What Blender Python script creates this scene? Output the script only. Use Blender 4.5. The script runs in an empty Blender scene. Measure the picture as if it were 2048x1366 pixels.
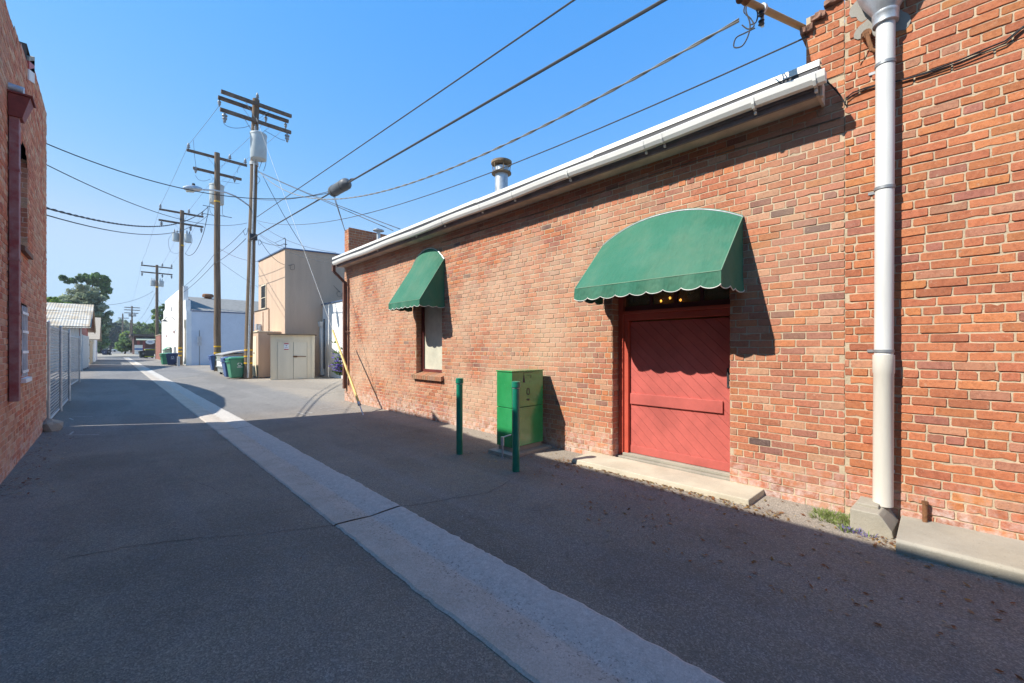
import bpy, bmesh, math, random
import numpy as np
from mathutils import Vector, Matrix
SC = bpy.context.scene
COL = SC.collection
# ------------------------------------------------------------------ camera, sky, sun, exposure
# X = across the alley (to the right-hand wall), Y = along the alley, Z = up; the camera stands at the origin, 1.5 m up
FP, CXP, HYP, VXP, EYE = 830.0, 1024.0, 695.5, 222.0, 1.5
TH = math.atan((CXP - VXP) / FP); SN, CS = math.sin(TH), math.cos(TH)
cam_d = bpy.data.cameras.new('camera'); cam = bpy.data.objects.new('camera', cam_d); COL.objects.link(cam)
cam.location = (0, 0, EYE); cam.rotation_euler = (math.radians(90), 0, -TH)
cam_d.sensor_width = 36; cam_d.lens = FP / 2048 * 36; cam_d.shift_y = (HYP - 683) / 2048
cam_d.clip_start = 0.05; cam_d.clip_end = 3000
SC.camera = cam
SUN = Vector((-1, 0.45, 1.04)).normalized()
world = bpy.data.worlds.new('World'); SC.world = world; world.use_nodes = True
wn = world.node_tree; wn.nodes.clear()
sky = wn.nodes.new('ShaderNodeTexSky'); sky.sky_type = 'NISHITA'; sky.sun_disc = False
sky.sun_elevation = math.asin(SUN.z); sky.sun_rotation = math.atan2(SUN.x, SUN.y)
sky.altitude = 0; sky.air_density = 0.85; sky.dust_density = 0.0; sky.ozone_density = 2.5
bg = wn.nodes.new('ShaderNodeBackground'); bg.inputs[1].default_value = 0.15
wo = wn.nodes.new('ShaderNodeOutputWorld')
hs_ = wn.nodes.new('ShaderNodeHueSaturation'); hs_.inputs['Saturation'].default_value = 1.28; wn.links.new(sky.outputs[0], hs_.inputs['Color'])
sp_ = wn.nodes.new('ShaderNodeSeparateColor'); cb_ = wn.nodes.new('ShaderNodeCombineColor'); wn.links.new(hs_.outputs[0], sp_.inputs[0])
for k_, (gain_, cap_, pw_) in enumerate(((.88, 1.00, 1.0), (.76, 1.40, .55), (1.16, 1.85, .5))):      # a clear pale-blue horizon instead of a burnt-out one
    m1_ = wn.nodes.new('ShaderNodeMath'); m1_.operation = 'MULTIPLY'; m1_.inputs[1].default_value = gain_
    m2_ = wn.nodes.new('ShaderNodeMath'); m2_.operation = 'SMOOTH_MIN'; m2_.inputs[1].default_value = cap_; m2_.inputs[2].default_value = .4
    m0_ = wn.nodes.new('ShaderNodeMath'); m0_.operation = 'POWER'; m0_.inputs[1].default_value = pw_; wn.links.new(sp_.outputs[k_], m0_.inputs[0])
    wn.links.new(m0_.outputs[0], m1_.inputs[0]); wn.links.new(m1_.outputs[0], m2_.inputs[0]); wn.links.new(m2_.outputs[0], cb_.inputs[k_])
wn.links.new(cb_.outputs[0], bg.inputs[0]); wn.links.new(bg.outputs[0], wo.inputs[0])
sun_d = bpy.data.lights.new('sun', 'SUN'); sun_d.energy = 2.0; sun_d.angle = math.radians(0.5); sun_d.color = (1.0, 0.95, 0.86)
sun = bpy.data.objects.new('sun', sun_d); COL.objects.link(sun)
sun.rotation_euler = (-SUN).to_track_quat('-Z', 'Y').to_euler()
SC.view_settings.view_transform = 'Standard'; SC.view_settings.look = 'None'
SC.view_settings.exposure = 1.90; SC.view_settings.gamma = 1
SC.cycles.max_bounces = 8

# ------------------------------------------------------------------ surveying: a pixel of the 2048 px photo -> a point on a known plane
def ray(x, y):
    u = (x - CXP) / FP
    return Vector((SN + u * CS, CS - u * SN, (HYP - y) / FP))
def G(x, y, z=0.0):
    r = ray(x, y); t = (z - EYE) / r.z; return Vector((r.x * t, r.y * t, z))
def WL(x, y, P):
    r = ray(x, y); t = P / r.x; return Vector((P, r.y * t, EYE + r.z * t))
def CR(x, y, Y):
    r = ray(x, y); t = Y / r.y; return Vector((r.x * t, Y, EYE + r.z * t))
def PT(x, y, d):
    r = ray(x, y); return Vector((r.x * d, r.y * d, EYE + r.z * d))
def PX(p):
    z = p[0] * SN + p[1] * CS
    return (CXP + FP * (p[0] * CS - p[1] * SN) / z, HYP - FP * (p[2] - EYE) / z)

# ------------------------------------------------------------------ objects
def tag(o, label=None, cat=None, group=None, kind=None):
    if label: o['label'] = label
    if cat: o['category'] = cat
    if group: o['group'] = group
    if kind: o['kind'] = kind
    return o
def thing(name, loc, label, cat, group=None, rotz=0.0):
    o = bpy.data.objects.new(name, None); COL.objects.link(o)
    o.location = loc; o.rotation_euler = (0, 0, rotz); o.empty_display_size = 0.2
    return tag(o, label, cat, group)
def origin_of(o):
    v = Vector((0, 0, 0))
    while o is not None:
        v += o.location; o = o.parent
    return v
class MB:
    def __init__(s): s.v = []; s.f = []; s.c = []
    def add(s, vs, fs, col=None):
        n = len(s.v); s.v += [tuple(p) for p in vs]; s.f += [tuple(i + n for i in f) for f in fs]
        if col is not None: s.c += [col] * len(fs)
        return s
    def box(s, x0, x1, y0, y1, z0, z1):
        return s.add([(x0, y0, z0), (x1, y0, z0), (x1, y1, z0), (x0, y1, z0), (x0, y0, z1), (x1, y0, z1), (x1, y1, z1), (x0, y1, z1)],
                     [(0, 3, 2, 1), (4, 5, 6, 7), (0, 1, 5, 4), (1, 2, 6, 5), (2, 3, 7, 6), (3, 0, 4, 7)])
    def hexa(s, b, t):       # bottom quad (ccw seen from above), top quad
        return s.add(list(b) + list(t), [(3, 2, 1, 0), (4, 5, 6, 7), (0, 1, 5, 4), (1, 2, 6, 5), (2, 3, 7, 6), (3, 0, 4, 7)])
    def beam(s, a, b, w, h):  # rectangular bar from a to b
        a = Vector(a); b = Vector(b); d = (b - a).normalized()
        up = Vector((0, 0, 1)) if abs(d.z) < .95 else Vector((0, 1, 0))
        r = d.cross(up).normalized(); u = r.cross(d)
        q = [(-w / 2, -h / 2), (w / 2, -h / 2), (w / 2, h / 2), (-w / 2, h / 2)]
        vs = [a + r * x + u * y for x, y in q] + [b + r * x + u * y for x, y in q]
        return s.add(vs, [(0, 1, 2, 3), (7, 6, 5, 4), (0, 4, 5, 1), (1, 5, 6, 2), (2, 6, 7, 3), (3, 7, 4, 0)])
    def tube(s, pts, r, n=8, cap=True):
        pts = [Vector(p) for p in pts]; m = len(pts); vs = []; fs = []
        rs = r if isinstance(r, (list, tuple)) else [r] * m
        for i, p in enumerate(pts):
            d = (pts[min(i + 1, m - 1)] - pts[max(i - 1, 0)]).normalized()
            up = Vector((0, 0, 1)) if abs(d.z) < .9 else Vector((0, 1, 0))
            a = d.cross(up).normalized(); b = a.cross(d)
            for k in range(n):
                t = 2 * math.pi * k / n
                vs.append(p + (a * math.cos(t) + b * math.sin(t)) * rs[i])
        for i in range(m - 1):
            for k in range(n):
                k2 = (k + 1) % n
                fs.append((i * n + k, i * n + k2, (i + 1) * n + k2, (i + 1) * n + k))
        if cap:
            fs.append(tuple(range(n - 1, -1, -1))); fs.append(tuple((m - 1) * n + k for k in range(n)))
        return s.add(vs, fs)
    def lathe(s, prof, c=(0, 0, 0), n=16, cap=True):   # prof = [(r, z)]
        vs = []; fs = []
        for r, z in prof:
            for k in range(n):
                t = 2 * math.pi * k / n; vs.append((c[0] + r * math.cos(t), c[1] + r * math.sin(t), c[2] + z))
        for i in range(len(prof) - 1):
            for k in range(n):
                k2 = (k + 1) % n; fs.append((i * n + k, i * n + k2, (i + 1) * n + k2, (i + 1) * n + k))
        if cap:
            fs.append(tuple(range(n - 1, -1, -1))); fs.append(tuple((len(prof) - 1) * n + k for k in range(n)))
        return s.add(vs, fs)
    def prism(s, poly, a, b):   # poly: list of 3-D points, extruded by vector (b - a)
        d = Vector(b) - Vector(a); n = len(poly); p = [Vector(q) for q in poly]
        vs = p + [q + d for q in p]
        return s.add(vs, [tuple(range(n - 1, -1, -1)), tuple(range(n, 2 * n))] + [(i, (i + 1) % n, (i + 1) % n + n, i + n) for i in range(n)])
    def build(s, name, mat, parent=None, smooth=False, world=True, bevel=0, solid=0):
        me = bpy.data.meshes.new(name)
        off = origin_of(parent) if (parent and world) else Vector((0, 0, 0))
        me.from_pydata([(p[0] - off.x, p[1] - off.y, p[2] - off.z) for p in s.v], [], s.f)
        me.update()
        mats = mat if isinstance(mat, (list, tuple)) else [mat]
        for m in mats: me.materials.append(m)
        if s.c:
            at = me.color_attributes.new('Col', 'FLOAT_COLOR', 'CORNER')
            ls = np.empty(len(me.polygons), dtype=np.int32); me.polygons.foreach_get('loop_total', ls)
            arr = np.repeat(np.array([(c[0], c[1], c[2], 1.0) for c in s.c], dtype=np.float32), ls, axis=0)
            at.data.foreach_set('color', arr.ravel())
        if smooth:
            me.polygons.foreach_set('use_smooth', [True] * len(me.polygons))
            try: me.set_sharp_from_angle(angle=math.radians(40))
            except Exception: pass
        o = bpy.data.objects.new(name, me); COL.objects.link(o)
        if parent: o.parent = parent
        if solid:
            md = o.modifiers.new('solidify', 'SOLIDIFY'); md.thickness = solid; md.offset = -1
        if bevel:
            md = o.modifiers.new('bevel', 'BEVEL'); md.width = bevel; md.segments = 2; md.limit_method = 'ANGLE'
        return o
def copy_tree(o, parent=None):
    c = o.copy(); COL.objects.link(c)
    if parent: c.parent = parent
    for ch in [k for k in bpy.data.objects if k.parent == o]: copy_tree(ch, c)
    return c
def fix_normals(o):
    bm = bmesh.new(); bm.from_mesh(o.data); bmesh.ops.recalc_face_normals(bm, faces=bm.faces); bm.to_mesh(o.data); bm.free(); return o
def text_part(name, body, size, mat, parent, M, world=True, extrude=0.001):   # flat lettering; M places the XY text plane
    cu = bpy.data.curves.new(name, 'FONT'); cu.body = body; cu.size = size; cu.align_x = 'CENTER'; cu.align_y = 'CENTER'; cu.extrude = extrude
    t = bpy.data.objects.new('tmp', cu); COL.objects.link(t)
    bpy.context.view_layer.update()
    me = bpy.data.meshes.new_from_object(t.evaluated_get(bpy.context.evaluated_depsgraph_get()))
    bpy.data.objects.remove(t); me.transform(M)
    if parent and world: me.transform(Matrix.Translation(-origin_of(parent)))
    me.materials.clear(); me.materials.append(mat)
    o = bpy.data.objects.new(name, me); COL.objects.link(o); o.parent = parent
    return o
def frame_matrix(o, right, up):
    r = Vector(right).normalized(); u = Vector(up).normalized(); n = r.cross(u)
    return Matrix(((r.x, u.x, n.x, o[0]), (r.y, u.y, n.y, o[1]), (r.z, u.z, n.z, o[2]), (0, 0, 0, 1)))

# ------------------------------------------------------------------ materials
class NT:
    def __init__(s, name):
        s.m = bpy.data.materials.new(name); s.m.use_nodes = True; s.t = s.m.node_tree; s.t.nodes.clear()
        s.out = s.n('ShaderNodeOutputMaterial'); s.b = s.n('ShaderNodeBsdfPrincipled'); s.l(s.b.outputs[0], s.out.inputs[0])
    def n(s, k, **kw):
        d = s.t.nodes.new(k)
        for a, v in kw.items(): setattr(d, a, v)
        return d
    def l(s, a, b): s.t.links.new(a, b)
    def pos(s): return s.n('ShaderNodeNewGeometry').outputs['Position']
    def obj(s): return s.n('ShaderNodeTexCoord').outputs['Object']
    def scaled(s, v, sc):
        m = s.n('ShaderNodeMapping'); m.inputs['Scale'].default_value = sc; s.l(v, m.inputs[0]); return m.outputs[0]
    def noise(s, v, scale, detail=4, rough=.6, out=0):
        d = s.n('ShaderNodeTexNoise'); d.inputs['Scale'].default_value = scale; d.inputs['Detail'].default_value = detail
        d.inputs['Roughness'].default_value = rough; s.l(v, d.inputs['Vector']); return d.outputs[out]
    def voro(s, v, scale, feature='F1', out='Distance'):
        d = s.n('ShaderNodeTexVoronoi'); d.feature = feature; d.inputs['Scale'].default_value = scale; s.l(v, d.inputs['Vector']); return d.outputs[out]
    def ramp(s, f, stops):
        d = s.n('ShaderNodeValToRGB'); e = d.color_ramp.elements
        while len(e) < len(stops): e.new(0.5)
        for i, (p, c) in enumerate(stops):
            e[i].position = p; e[i].color = (c, c, c, 1) if not isinstance(c, tuple) else (*c, 1)
        s.l(f, d.inputs[0]); return d.outputs[0]
    def mix(s, f, a, b, mode='MIX'):
        d = s.n('ShaderNodeMix'); d.data_type = 'RGBA'; d.blend_type = mode
        for v, k in ((f, 0), (a, 6), (b, 7)):
            if isinstance(v, (int, float)): d.inputs[k].default_value = v if k == 0 else (v, v, v, 1)
            elif isinstance(v, tuple): d.inputs[k].default_value = (*v, 1)
            else: s.l(v, d.inputs[k])
        return d.outputs[2]
    def math(s, op, a, b=0.0, clamp=False):
        d = s.n('ShaderNodeMath'); d.operation = op; d.use_clamp = clamp
        for v, k in ((a, 0), (b, 1)):
            if isinstance(v, (int, float)): d.inputs[k].default_value = v
            else: s.l(v, d.inputs[k])
        return d.outputs[0]
    def sep(s, v):
        d = s.n('ShaderNodeSeparateXYZ'); s.l(v, d.inputs[0]); return d.outputs
    def base(s, c): 
        if isinstance(c, tuple): s.b.inputs['Base Color'].default_value = (*c, 1)
        else: s.l(c, s.b.inputs['Base Color'])
    def rough(s, r):
        if isinstance(r, (int, float)): s.b.inputs['Roughness'].default_value = r
        else: s.l(r, s.b.inputs['Roughness'])
    def bump(s, h, strength=.3, dist=.01):
        d = s.n('ShaderNodeBump'); d.inputs['Strength'].default_value = strength; d.inputs['Distance'].default_value = dist
        s.l(h, d.inputs['Height']); s.l(d.outputs[0], s.b.inputs['Normal'])
def simple(name, c, rough=.7, metal=0.0, var=.18, vscale=3.0, c2=None, bump=.0, bscale=40, spec=.4, streak=False):
    t = NT(name); v = t.obj()
    vv = t.scaled(v, (1, 1, .15)) if streak else v
    n = t.noise(vv, vscale, 5, .65)
    hi = tuple(min(1, x * (1 + var)) for x in c); lo = c2 if c2 else tuple(x * (1 - var) for x in c)
    t.base(t.mix(t.ramp(n, [(.35, 0.0), (.68, 1.0)]), lo, hi)); t.rough(rough)
    t.b.inputs['Metallic'].default_value = metal; t.b.inputs['Specular IOR Level'].default_value = spec
    if bump: t.bump(t.noise(v, bscale, 4), bump, .01)
    return t.m
M = {}
def brick_mat(name, fade, tint=(1, 1, 1)):
    t = NT(name); v = t.obj(); p = t.pos()
    a = t.n('ShaderNodeVertexColor'); a.layer_name = 'Col'
    c = t.mix(1.0, a.outputs[0], tint, 'MULTIPLY')
    c = t.mix(t.ramp(t.noise(p, 26, 5, .7), [(.3, 0.0), (.75, .55)]), c, t.mix(1.0, c, (.62, .6, .62), 'MULTIPLY'))
    c = t.mix(t.ramp(t.noise(p, 75, 3, .7), [(.58, 0.0), (.75, .4)]), c, (.52, .34, .23))          # sandy specks
    c = t.mix(t.ramp(t.noise(p, 150, 2, .6), [(.64, 0.0), (.7, .45)]), c, (.12, .06, .045))        # pits
    c = t.mix(t.ramp(t.noise(p, 13, 6, .8), [(.60, 0.0), (.70, .5)]), c, (.58, .44, .31))
    c = t.mix(t.ramp(t.noise(t.scaled(p, (1, 1, 1.8)), 48, 5, .8), [(.60, 0.0), (.68, .5)]), c, (.66, .46, .36))
    c = t.mix(t.ramp(t.noise(p, 33, 4, .75), [(.40, .5), (.52, 0.0)]), c, t.mix(1.0, c, (.62, .55, .55), 'MULTIPLY'))
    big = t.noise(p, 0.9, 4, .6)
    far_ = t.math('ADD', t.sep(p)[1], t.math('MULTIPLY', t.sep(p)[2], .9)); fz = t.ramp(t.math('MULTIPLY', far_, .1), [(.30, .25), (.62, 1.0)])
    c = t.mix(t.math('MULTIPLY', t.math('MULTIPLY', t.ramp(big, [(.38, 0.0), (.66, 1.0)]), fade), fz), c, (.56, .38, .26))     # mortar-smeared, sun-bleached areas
    z = t.sep(p)[2]
    zz = t.math('ADD', z, t.math('MULTIPLY', t.noise(p, 2.3, 4, .7), .7))
    low = t.ramp(zz, [(.42, 1.0), (.78, 0.0)])
    eff = t.math('MULTIPLY', low, t.ramp(t.noise(p, 9, 5, .75), [(.42, 0.0), (.62, .75)]))
    c = t.mix(eff, c, (.62, .52, .47))                                                                 # salts near the ground
    t.base(c); t.rough(.92); t.b.inputs['Specular IOR Level'].default_value = .2
    t.bump(t.noise(p, 90, 4, .7), .55, .006)
    return t.m
M['brick_near'] = brick_mat('brick_orange', .12)
M['brick_mid'] = brick_mat('brick_mixed', .80)
M['brick_left'] = brick_mat('brick_painted_red', .45)
def mortar_mat(name, c):
    t = NT(name); p = t.pos()
    n = t.noise(p, 6, 5, .7)
    col = t.mix(t.ramp(n, [(.3, 0.0), (.7, 1.0)]), tuple(x * .78 for x in c), tuple(min(1, x * 1.12) for x in c))
    col = t.mix(t.ramp(t.noise(p, 60, 4, .7), [(.56, 0.0), (.74, .45)]), col, tuple(x * .5 for x in c))
    t.base(col); t.rough(.95); t.b.inputs['Specular IOR Level'].default_value = .15
    t.bump(t.noise(p, 70, 4, .7), .7, .008); return t.m
M['mortar'] = mortar_mat('mortar_tan', (.53, .425, .295))
M['mortar_left'] = mortar_mat('mortar_pink', (.66, .46, .36))
def asphalt_mat():
    t = NT('asphalt'); p = t.pos(); s = t.sep(p)
    n1 = t.noise(p, .55, 5, .6); n2 = t.noise(p, 7, 5, .65)
    c = t.mix(t.ramp(n1, [(.3, 0.0), (.72, 1.0)]), (.205, .170, .129), (.325, .272, .208))  # near tones lightened and warmed in colour to lift the shaded stretch
    c = t.mix(t.ramp(n2, [(.42, 0.0), (.7, .4)]), c, (.235, .218, .205))
    # older, greyer surface up the sunlit alley, without the near tones' shade lift
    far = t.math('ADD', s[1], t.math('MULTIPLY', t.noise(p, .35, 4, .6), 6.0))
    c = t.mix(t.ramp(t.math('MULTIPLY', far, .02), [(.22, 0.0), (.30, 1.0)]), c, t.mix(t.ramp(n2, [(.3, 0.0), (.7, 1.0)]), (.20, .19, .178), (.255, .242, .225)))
    # dusty margin at the foot of the right-hand wall and of the left-hand wall
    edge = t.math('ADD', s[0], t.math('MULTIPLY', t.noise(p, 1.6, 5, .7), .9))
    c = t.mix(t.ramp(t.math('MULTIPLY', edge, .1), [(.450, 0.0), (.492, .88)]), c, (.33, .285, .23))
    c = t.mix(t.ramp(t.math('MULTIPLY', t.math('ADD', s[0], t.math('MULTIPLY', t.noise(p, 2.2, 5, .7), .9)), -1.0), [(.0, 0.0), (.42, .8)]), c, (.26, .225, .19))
    # tyre-polished dusty bands along the alley
    band = t.noise(t.scaled(p, (1.3, .09, 1)), 1.6, 4, .6)
    c = t.mix(t.ramp(band, [(.52, 0.0), (.70, .45)]), c, (.28, .26, .24))
    pat = t.ramp(t.noise(t.scaled(p, (.55, .22, 1)), 1.1, 2, .4), [(.49, 0.0), (.53, .38)])               # newer, darker resurfacing patches
    c = t.mix(pat, c, t.mix(1.0, c, (.70, .70, .71), 'MULTIPLY'))
    st_ = t.ramp(t.noise(p, 1.9, 6, .75), [(.56, 0.0), (.70, .45)]); c = t.mix(st_, c, t.mix(1.0, c, (.6, .58, .58), 'MULTIPLY'))
    ag = t.voro(p, 130, out='Color')
    g = t.n('ShaderNodeRGBToBW'); t.l(ag, g.inputs[0])
    c = t.mix(1.0, c, t.ramp(g.outputs[0], [(.1, .72), (.6, 1.0), (.95, 1.5)]), 'MULTIPLY')
    c = t.mix(t.ramp(t.noise(p, 150, 2, .6), [(.35, .35), (.5, 0.0)]), c, (.07, .065, .062))
    sp = t.voro(p, 9.0); c = t.mix(t.ramp(sp, [(.0, .8), (.035, .0)]), c, (.36, .33, .29))           # small pale stones
    w = t.n('ShaderNodeVectorMath'); w.operation = 'ADD'; t.l(p, w.inputs[0])
    wv = t.n('ShaderNodeVectorMath'); wv.operation = 'SCALE'; t.l(t.noise(p, 1.2, 5, .7, 1), wv.inputs[0]); wv.inputs[3].default_value = .9; t.l(wv.outputs[0], w.inputs[1])
    cr = t.voro(w.outputs[0], .33, 'DISTANCE_TO_EDGE')
    crm = t.math('MULTIPLY', t.ramp(cr, [(.0, 1.0), (.005, 0.0)]), t.ramp(t.noise(p, .4, 2), [(.56, 0.0), (.64, .22)]))
    c = t.mix(crm, c, (.02, .02, .02))
    t.base(c); t.rough(t.ramp(n2, [(.3, .86), (.7, .96)])); t.b.inputs['Specular IOR Level'].default_value = .25
    h = t.math('ADD', t.math('MULTIPLY', t.voro(p, 130), .4), t.math('MULTIPLY', n2, .8))
    t.bump(h, .38, .010); return t.m
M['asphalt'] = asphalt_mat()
def concrete_mat(name, c, speck=.5, tan=(.40, .33, .22), tf=.4):
    t = NT(name); p = t.pos()
    n = t.noise(p, 2.2, 6, .65)
    col = t.mix(t.ramp(n, [(.32, 0.0), (.7, 1.0)]), tuple(x * .8 for x in c), tuple(min(1, x * 1.14) for x in c))
    col = t.mix(t.ramp(t.noise(p, .8, 4), [(.45, 0.0), (.7, tf)]), col, tan)
    col = t.mix(t.ramp(t.noise(p, 45, 4, .75), [(.58, 0.0), (.70, speck)]), col, tuple(x * .33 for x in c))
    col = t.mix(t.ramp(t.noise(p, 120, 2, .7), [(.6, 0.0), (.68, .35)]), col, tuple(min(1, x * 1.5) for x in c))
    t.base(col); t.rough(.92); t.b.inputs['Specular IOR Level'].default_value = .25
    t.bump(t.noise(p, 60, 5, .7), .4, .008); return t.m
M['concrete'] = concrete_mat('concrete', (.36, .33, .27), .35)
def gutter_mat():
    t = NT('gutter_concrete'); p = t.pos(); s = t.sep(p)
    n = t.noise(p, 3, 6, .65)
    col = t.mix(t.ramp(n, [(.32, 0.0), (.7, 1.0)]), (.45, .39, .315), (.57, .50, .42))
    side = t.ramp(t.math('MULTIPLY', t.math('ADD', s[0], t.math('MULTIPLY', t.noise(p, 5, 5, .7), .16)), .25), [(.452, 0.0), (.462, 1.0)])
    col = t.mix(t.math('MULTIPLY', side, .8), col, t.mix(t.ramp(t.noise(p, 20, 4), [(.3, 0.0), (.7, 1.0)]), (.45, .42, .375), (.59, .555, .50)))
    # pitted, tar-specked line where the water runs
    d = t.math('ABSOLUTE', t.math('SUBTRACT', s[0], 1.72)); near = t.ramp(d, [(.0, 1.0), (.22, 0.12)])
    sp = t.ramp(t.noise(p, 38, 4, .8), [(.57, 0.0), (.63, .8)])
    col = t.mix(t.math('MULTIPLY', near, sp), col, (.05, .05, .052))
    col = t.mix(t.ramp(t.noise(p, 95, 3, .7), [(.58, 0.0), (.70, .35)]), col, (.15, .14, .125))
    g = t.n('ShaderNodeRGBToBW'); t.l(t.voro(p, 120, out='Color'), g.inputs[0])
    col = t.mix(1.0, col, t.ramp(g.outputs[0], [(.1, .88), (.6, 1.0), (.95, 1.14)]), 'MULTIPLY')
    t.base(col); t.rough(.92); t.b.inputs['Specular IOR Level'].default_value = .2
    t.bump(t.noise(p, 55, 5, .75), .4, .008); return t.m
M['gutter'] = gutter_mat()
def wood_mat(name, c, c2, scale=14):
    t = NT(name); v = t.obj()
    n = t.noise(t.scaled(v, (1, 1, .05)), scale, 6, .7)
    t.base(t.mix(t.ramp(n, [(.3, 0.0), (.7, 1.0)]), c2, c)); t.rough(.9); t.b.inputs['Specular IOR Level'].default_value = .2
    t.bump(n, .5, .01); return t.m
M['pole'] = wood_mat('pole_wood', (.25, .18, .12), (.10, .07, .048))
M['arm'] = simple('crossarm_wood', (.15, .105, .075), .9, vscale=6, var=.4)
M['white'] = simple('white_paint', (.74, .72, .67), .45, var=.05, vscale=2, spec=.5)
M['white_wall'] = simple('white_stucco', (.80, .79, .76), .9, var=.06, vscale=.8, bump=.2, bscale=8)
M['white_pipe'] = simple('white_downpipe', (.66, .65, .62), .4, var=.10, vscale=5, spec=.4, streak=True)
M['pipe_cream'] = simple('cream_plastic', (.66, .62, .54), .5, var=.08, vscale=6, spec=.4, streak=True)
M['galv'] = simple('galvanised_steel', (.50, .52, .54), .45, .55, var=.2, vscale=12)
M['grey'] = simple('grey_metal', (.28, .29, .30), .5, .4)
M['dark'] = simple('dark_iron', (.05, .05, .055), .6, .2)
M['black'] = simple('black_rubber', (.012, .012, .014), .6, var=.1)
M['wire'] = simple('weathered_cable', (.06, .06, .062), .7)
M['bare'] = simple('bare_conductor', (.20, .21, .22), .5, .5)
M['rust'] = simple('rusty_iron', (.24, .11, .05), .85, .2, var=.4, vscale=14, bump=.3)
M['soffit'] = simple('soffit_paint', (.55, .44, .35), .85, var=.2, vscale=4)
M['fascia'] = simple('fascia_board', (.21, .175, .175), .75, var=.25, vscale=5)
M['red_paint'] = simple('red_door_paint', (.47, .105, .085), .65, var=.16, vscale=3, bump=.1, bscale=60)
M['red_frame'] = simple('red_frame_paint', (.50, .085, .05), .5, var=.12, vscale=3)
M['dark_red'] = simple('dark_red_frame', (.14, .03, .025), .6)
M['brown_pipe'] = simple('brown_downspout', (.16, .075, .05), .6, var=.2)
M['frost'] = simple('frosted_glass', (.56, .54, .43), .5, var=.16, vscale=2.5, spec=.3)
M['interior'] = simple('dark_interior', (.03, .026, .022), .9)
M['tan_wall'] = simple('beige_stucco', (.54, .385, .275), .92, var=.11, vscale=1.1, streak=True, bump=.25, bscale=10)
M['cream'] = simple('cream_paint', (.76, .65, .47), .75, var=.08, vscale=1.2, streak=True)
M['cream_front'] = simple('cream_boards', (.74, .65, .49), .8, var=.08, vscale=1.5, streak=True)
M['slat'] = simple('grey_slats', (.43, .44, .44), .55, var=.12, vscale=4)
M['roof_grey'] = simple('grey_roofing', (.22, .215, .20), .95, var=.2, vscale=3)
M['blue_trim'] = simple('blue_trim', (.07, .12, .22), .6)
M['yellow'] = simple('yellow_band', (.75, .42, .02), .5, var=.08)
M['green_bin'] = simple('green_plastic', (.05, .23, .13), .45, var=.1, spec=.5)
M['green_lid'] = simple('light_green_plastic', (.13, .32, .20), .5, var=.1)
M['blue_bin'] = simple('blue_plastic', (.06, .11, .26), .45, var=.1, spec=.5)
M['navy_bin'] = simple('navy_plastic', (.03, .045, .10), .45, var=.1, spec=.5)
M['dumpster'] = simple('grey_dumpster_steel', (.30, .32, .31), .6, .2, var=.22, vscale=4)
M['dumpster_lid'] = simple('grey_plastic_lid', (.36, .35, .33), .6, var=.1)
M['dumpster_green'] = simple('faded_green_steel', (.20, .26, .22), .65, .1, var=.2)
M['dumpster_dark'] = simple('black_dumpster_steel', (.05, .058, .055), .6, .1)
M['lime'] = simple('lime_tape', (.55, .62, .03), .5)
M['stripe'] = simple('blue_stripe', (.02, .12, .35), .5)
M['sign_white'] = simple('sign_white', (.82, .82, .82), .4, var=.03)
M['sign_red'] = simple('sign_red', (.5, .05, .06), .4, var=.03)
M['sign_ink'] = simple('sign_ink', (.03, .03, .05), .5)
M['sign_blue'] = simple('sign_blue_ink', (.10, .20, .42), .5)
M['maroon'] = simple('maroon_paint', (.24, .05, .045), .7)
M['brown_roof'] = simple('brown_roof_edge', (.10, .075, .06), .8)
M['fence_wood'] = wood_mat('fence_boards', (.46, .38, .28), (.28, .22, .16), 8)
M['shingle'] = simple('tan_shingle', (.42, .35, .27), .95, var=.15, vscale=6)
def corr(name, c, c2, k, axis):
    t = NT(name); v = t.obj(); s = t.sep(v)
    n = t.noise(v, 1.1, 5, .7); col = t.mix(t.ramp(n, [(.42, 0.0), (.62, 1.0)]), c, c2)
    t.base(col); t.rough(.7); return t.m
M['tin'] = corr('weathered_white_tin', (.62, .63, .63), (.50, .50, .49), 8, 0)
M['tin_roof'] = corr('rusty_tin_roof', (.54, .50, .42), (.44, .34, .22), 8, 0)
def glossy_cabinet():
    t = NT('green_cabinet_enamel'); p = t.pos(); v = t.obj()
    n = t.noise(v, 5, 4)
    c = t.mix(t.ramp(n, [(.35, 0.0), (.7, 1.0)]), (.022, .25, .075), (.038, .31, .10))
    c = t.mix(t.ramp(t.voro(v, 7), [(.0, .9), (.045, .0)]), c, (.35, .45, .35))
    t.base(c); t.rough(t.ramp(t.noise(v, 3, 4), [(.3, .16), (.7, .26)])); t.b.inputs['Specular IOR Level'].default_value = .9
    t.b.inputs['Coat Weight'].default_value = .6; t.b.inputs['Coat Roughness'].default_value = .12
    return t.m
M['cabinet'] = glossy_cabinet()
M['bollard'] = simple('green_bollard_enamel', (.01, .19, .115), .28, var=.15, vscale=8, spec=.6)
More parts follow.
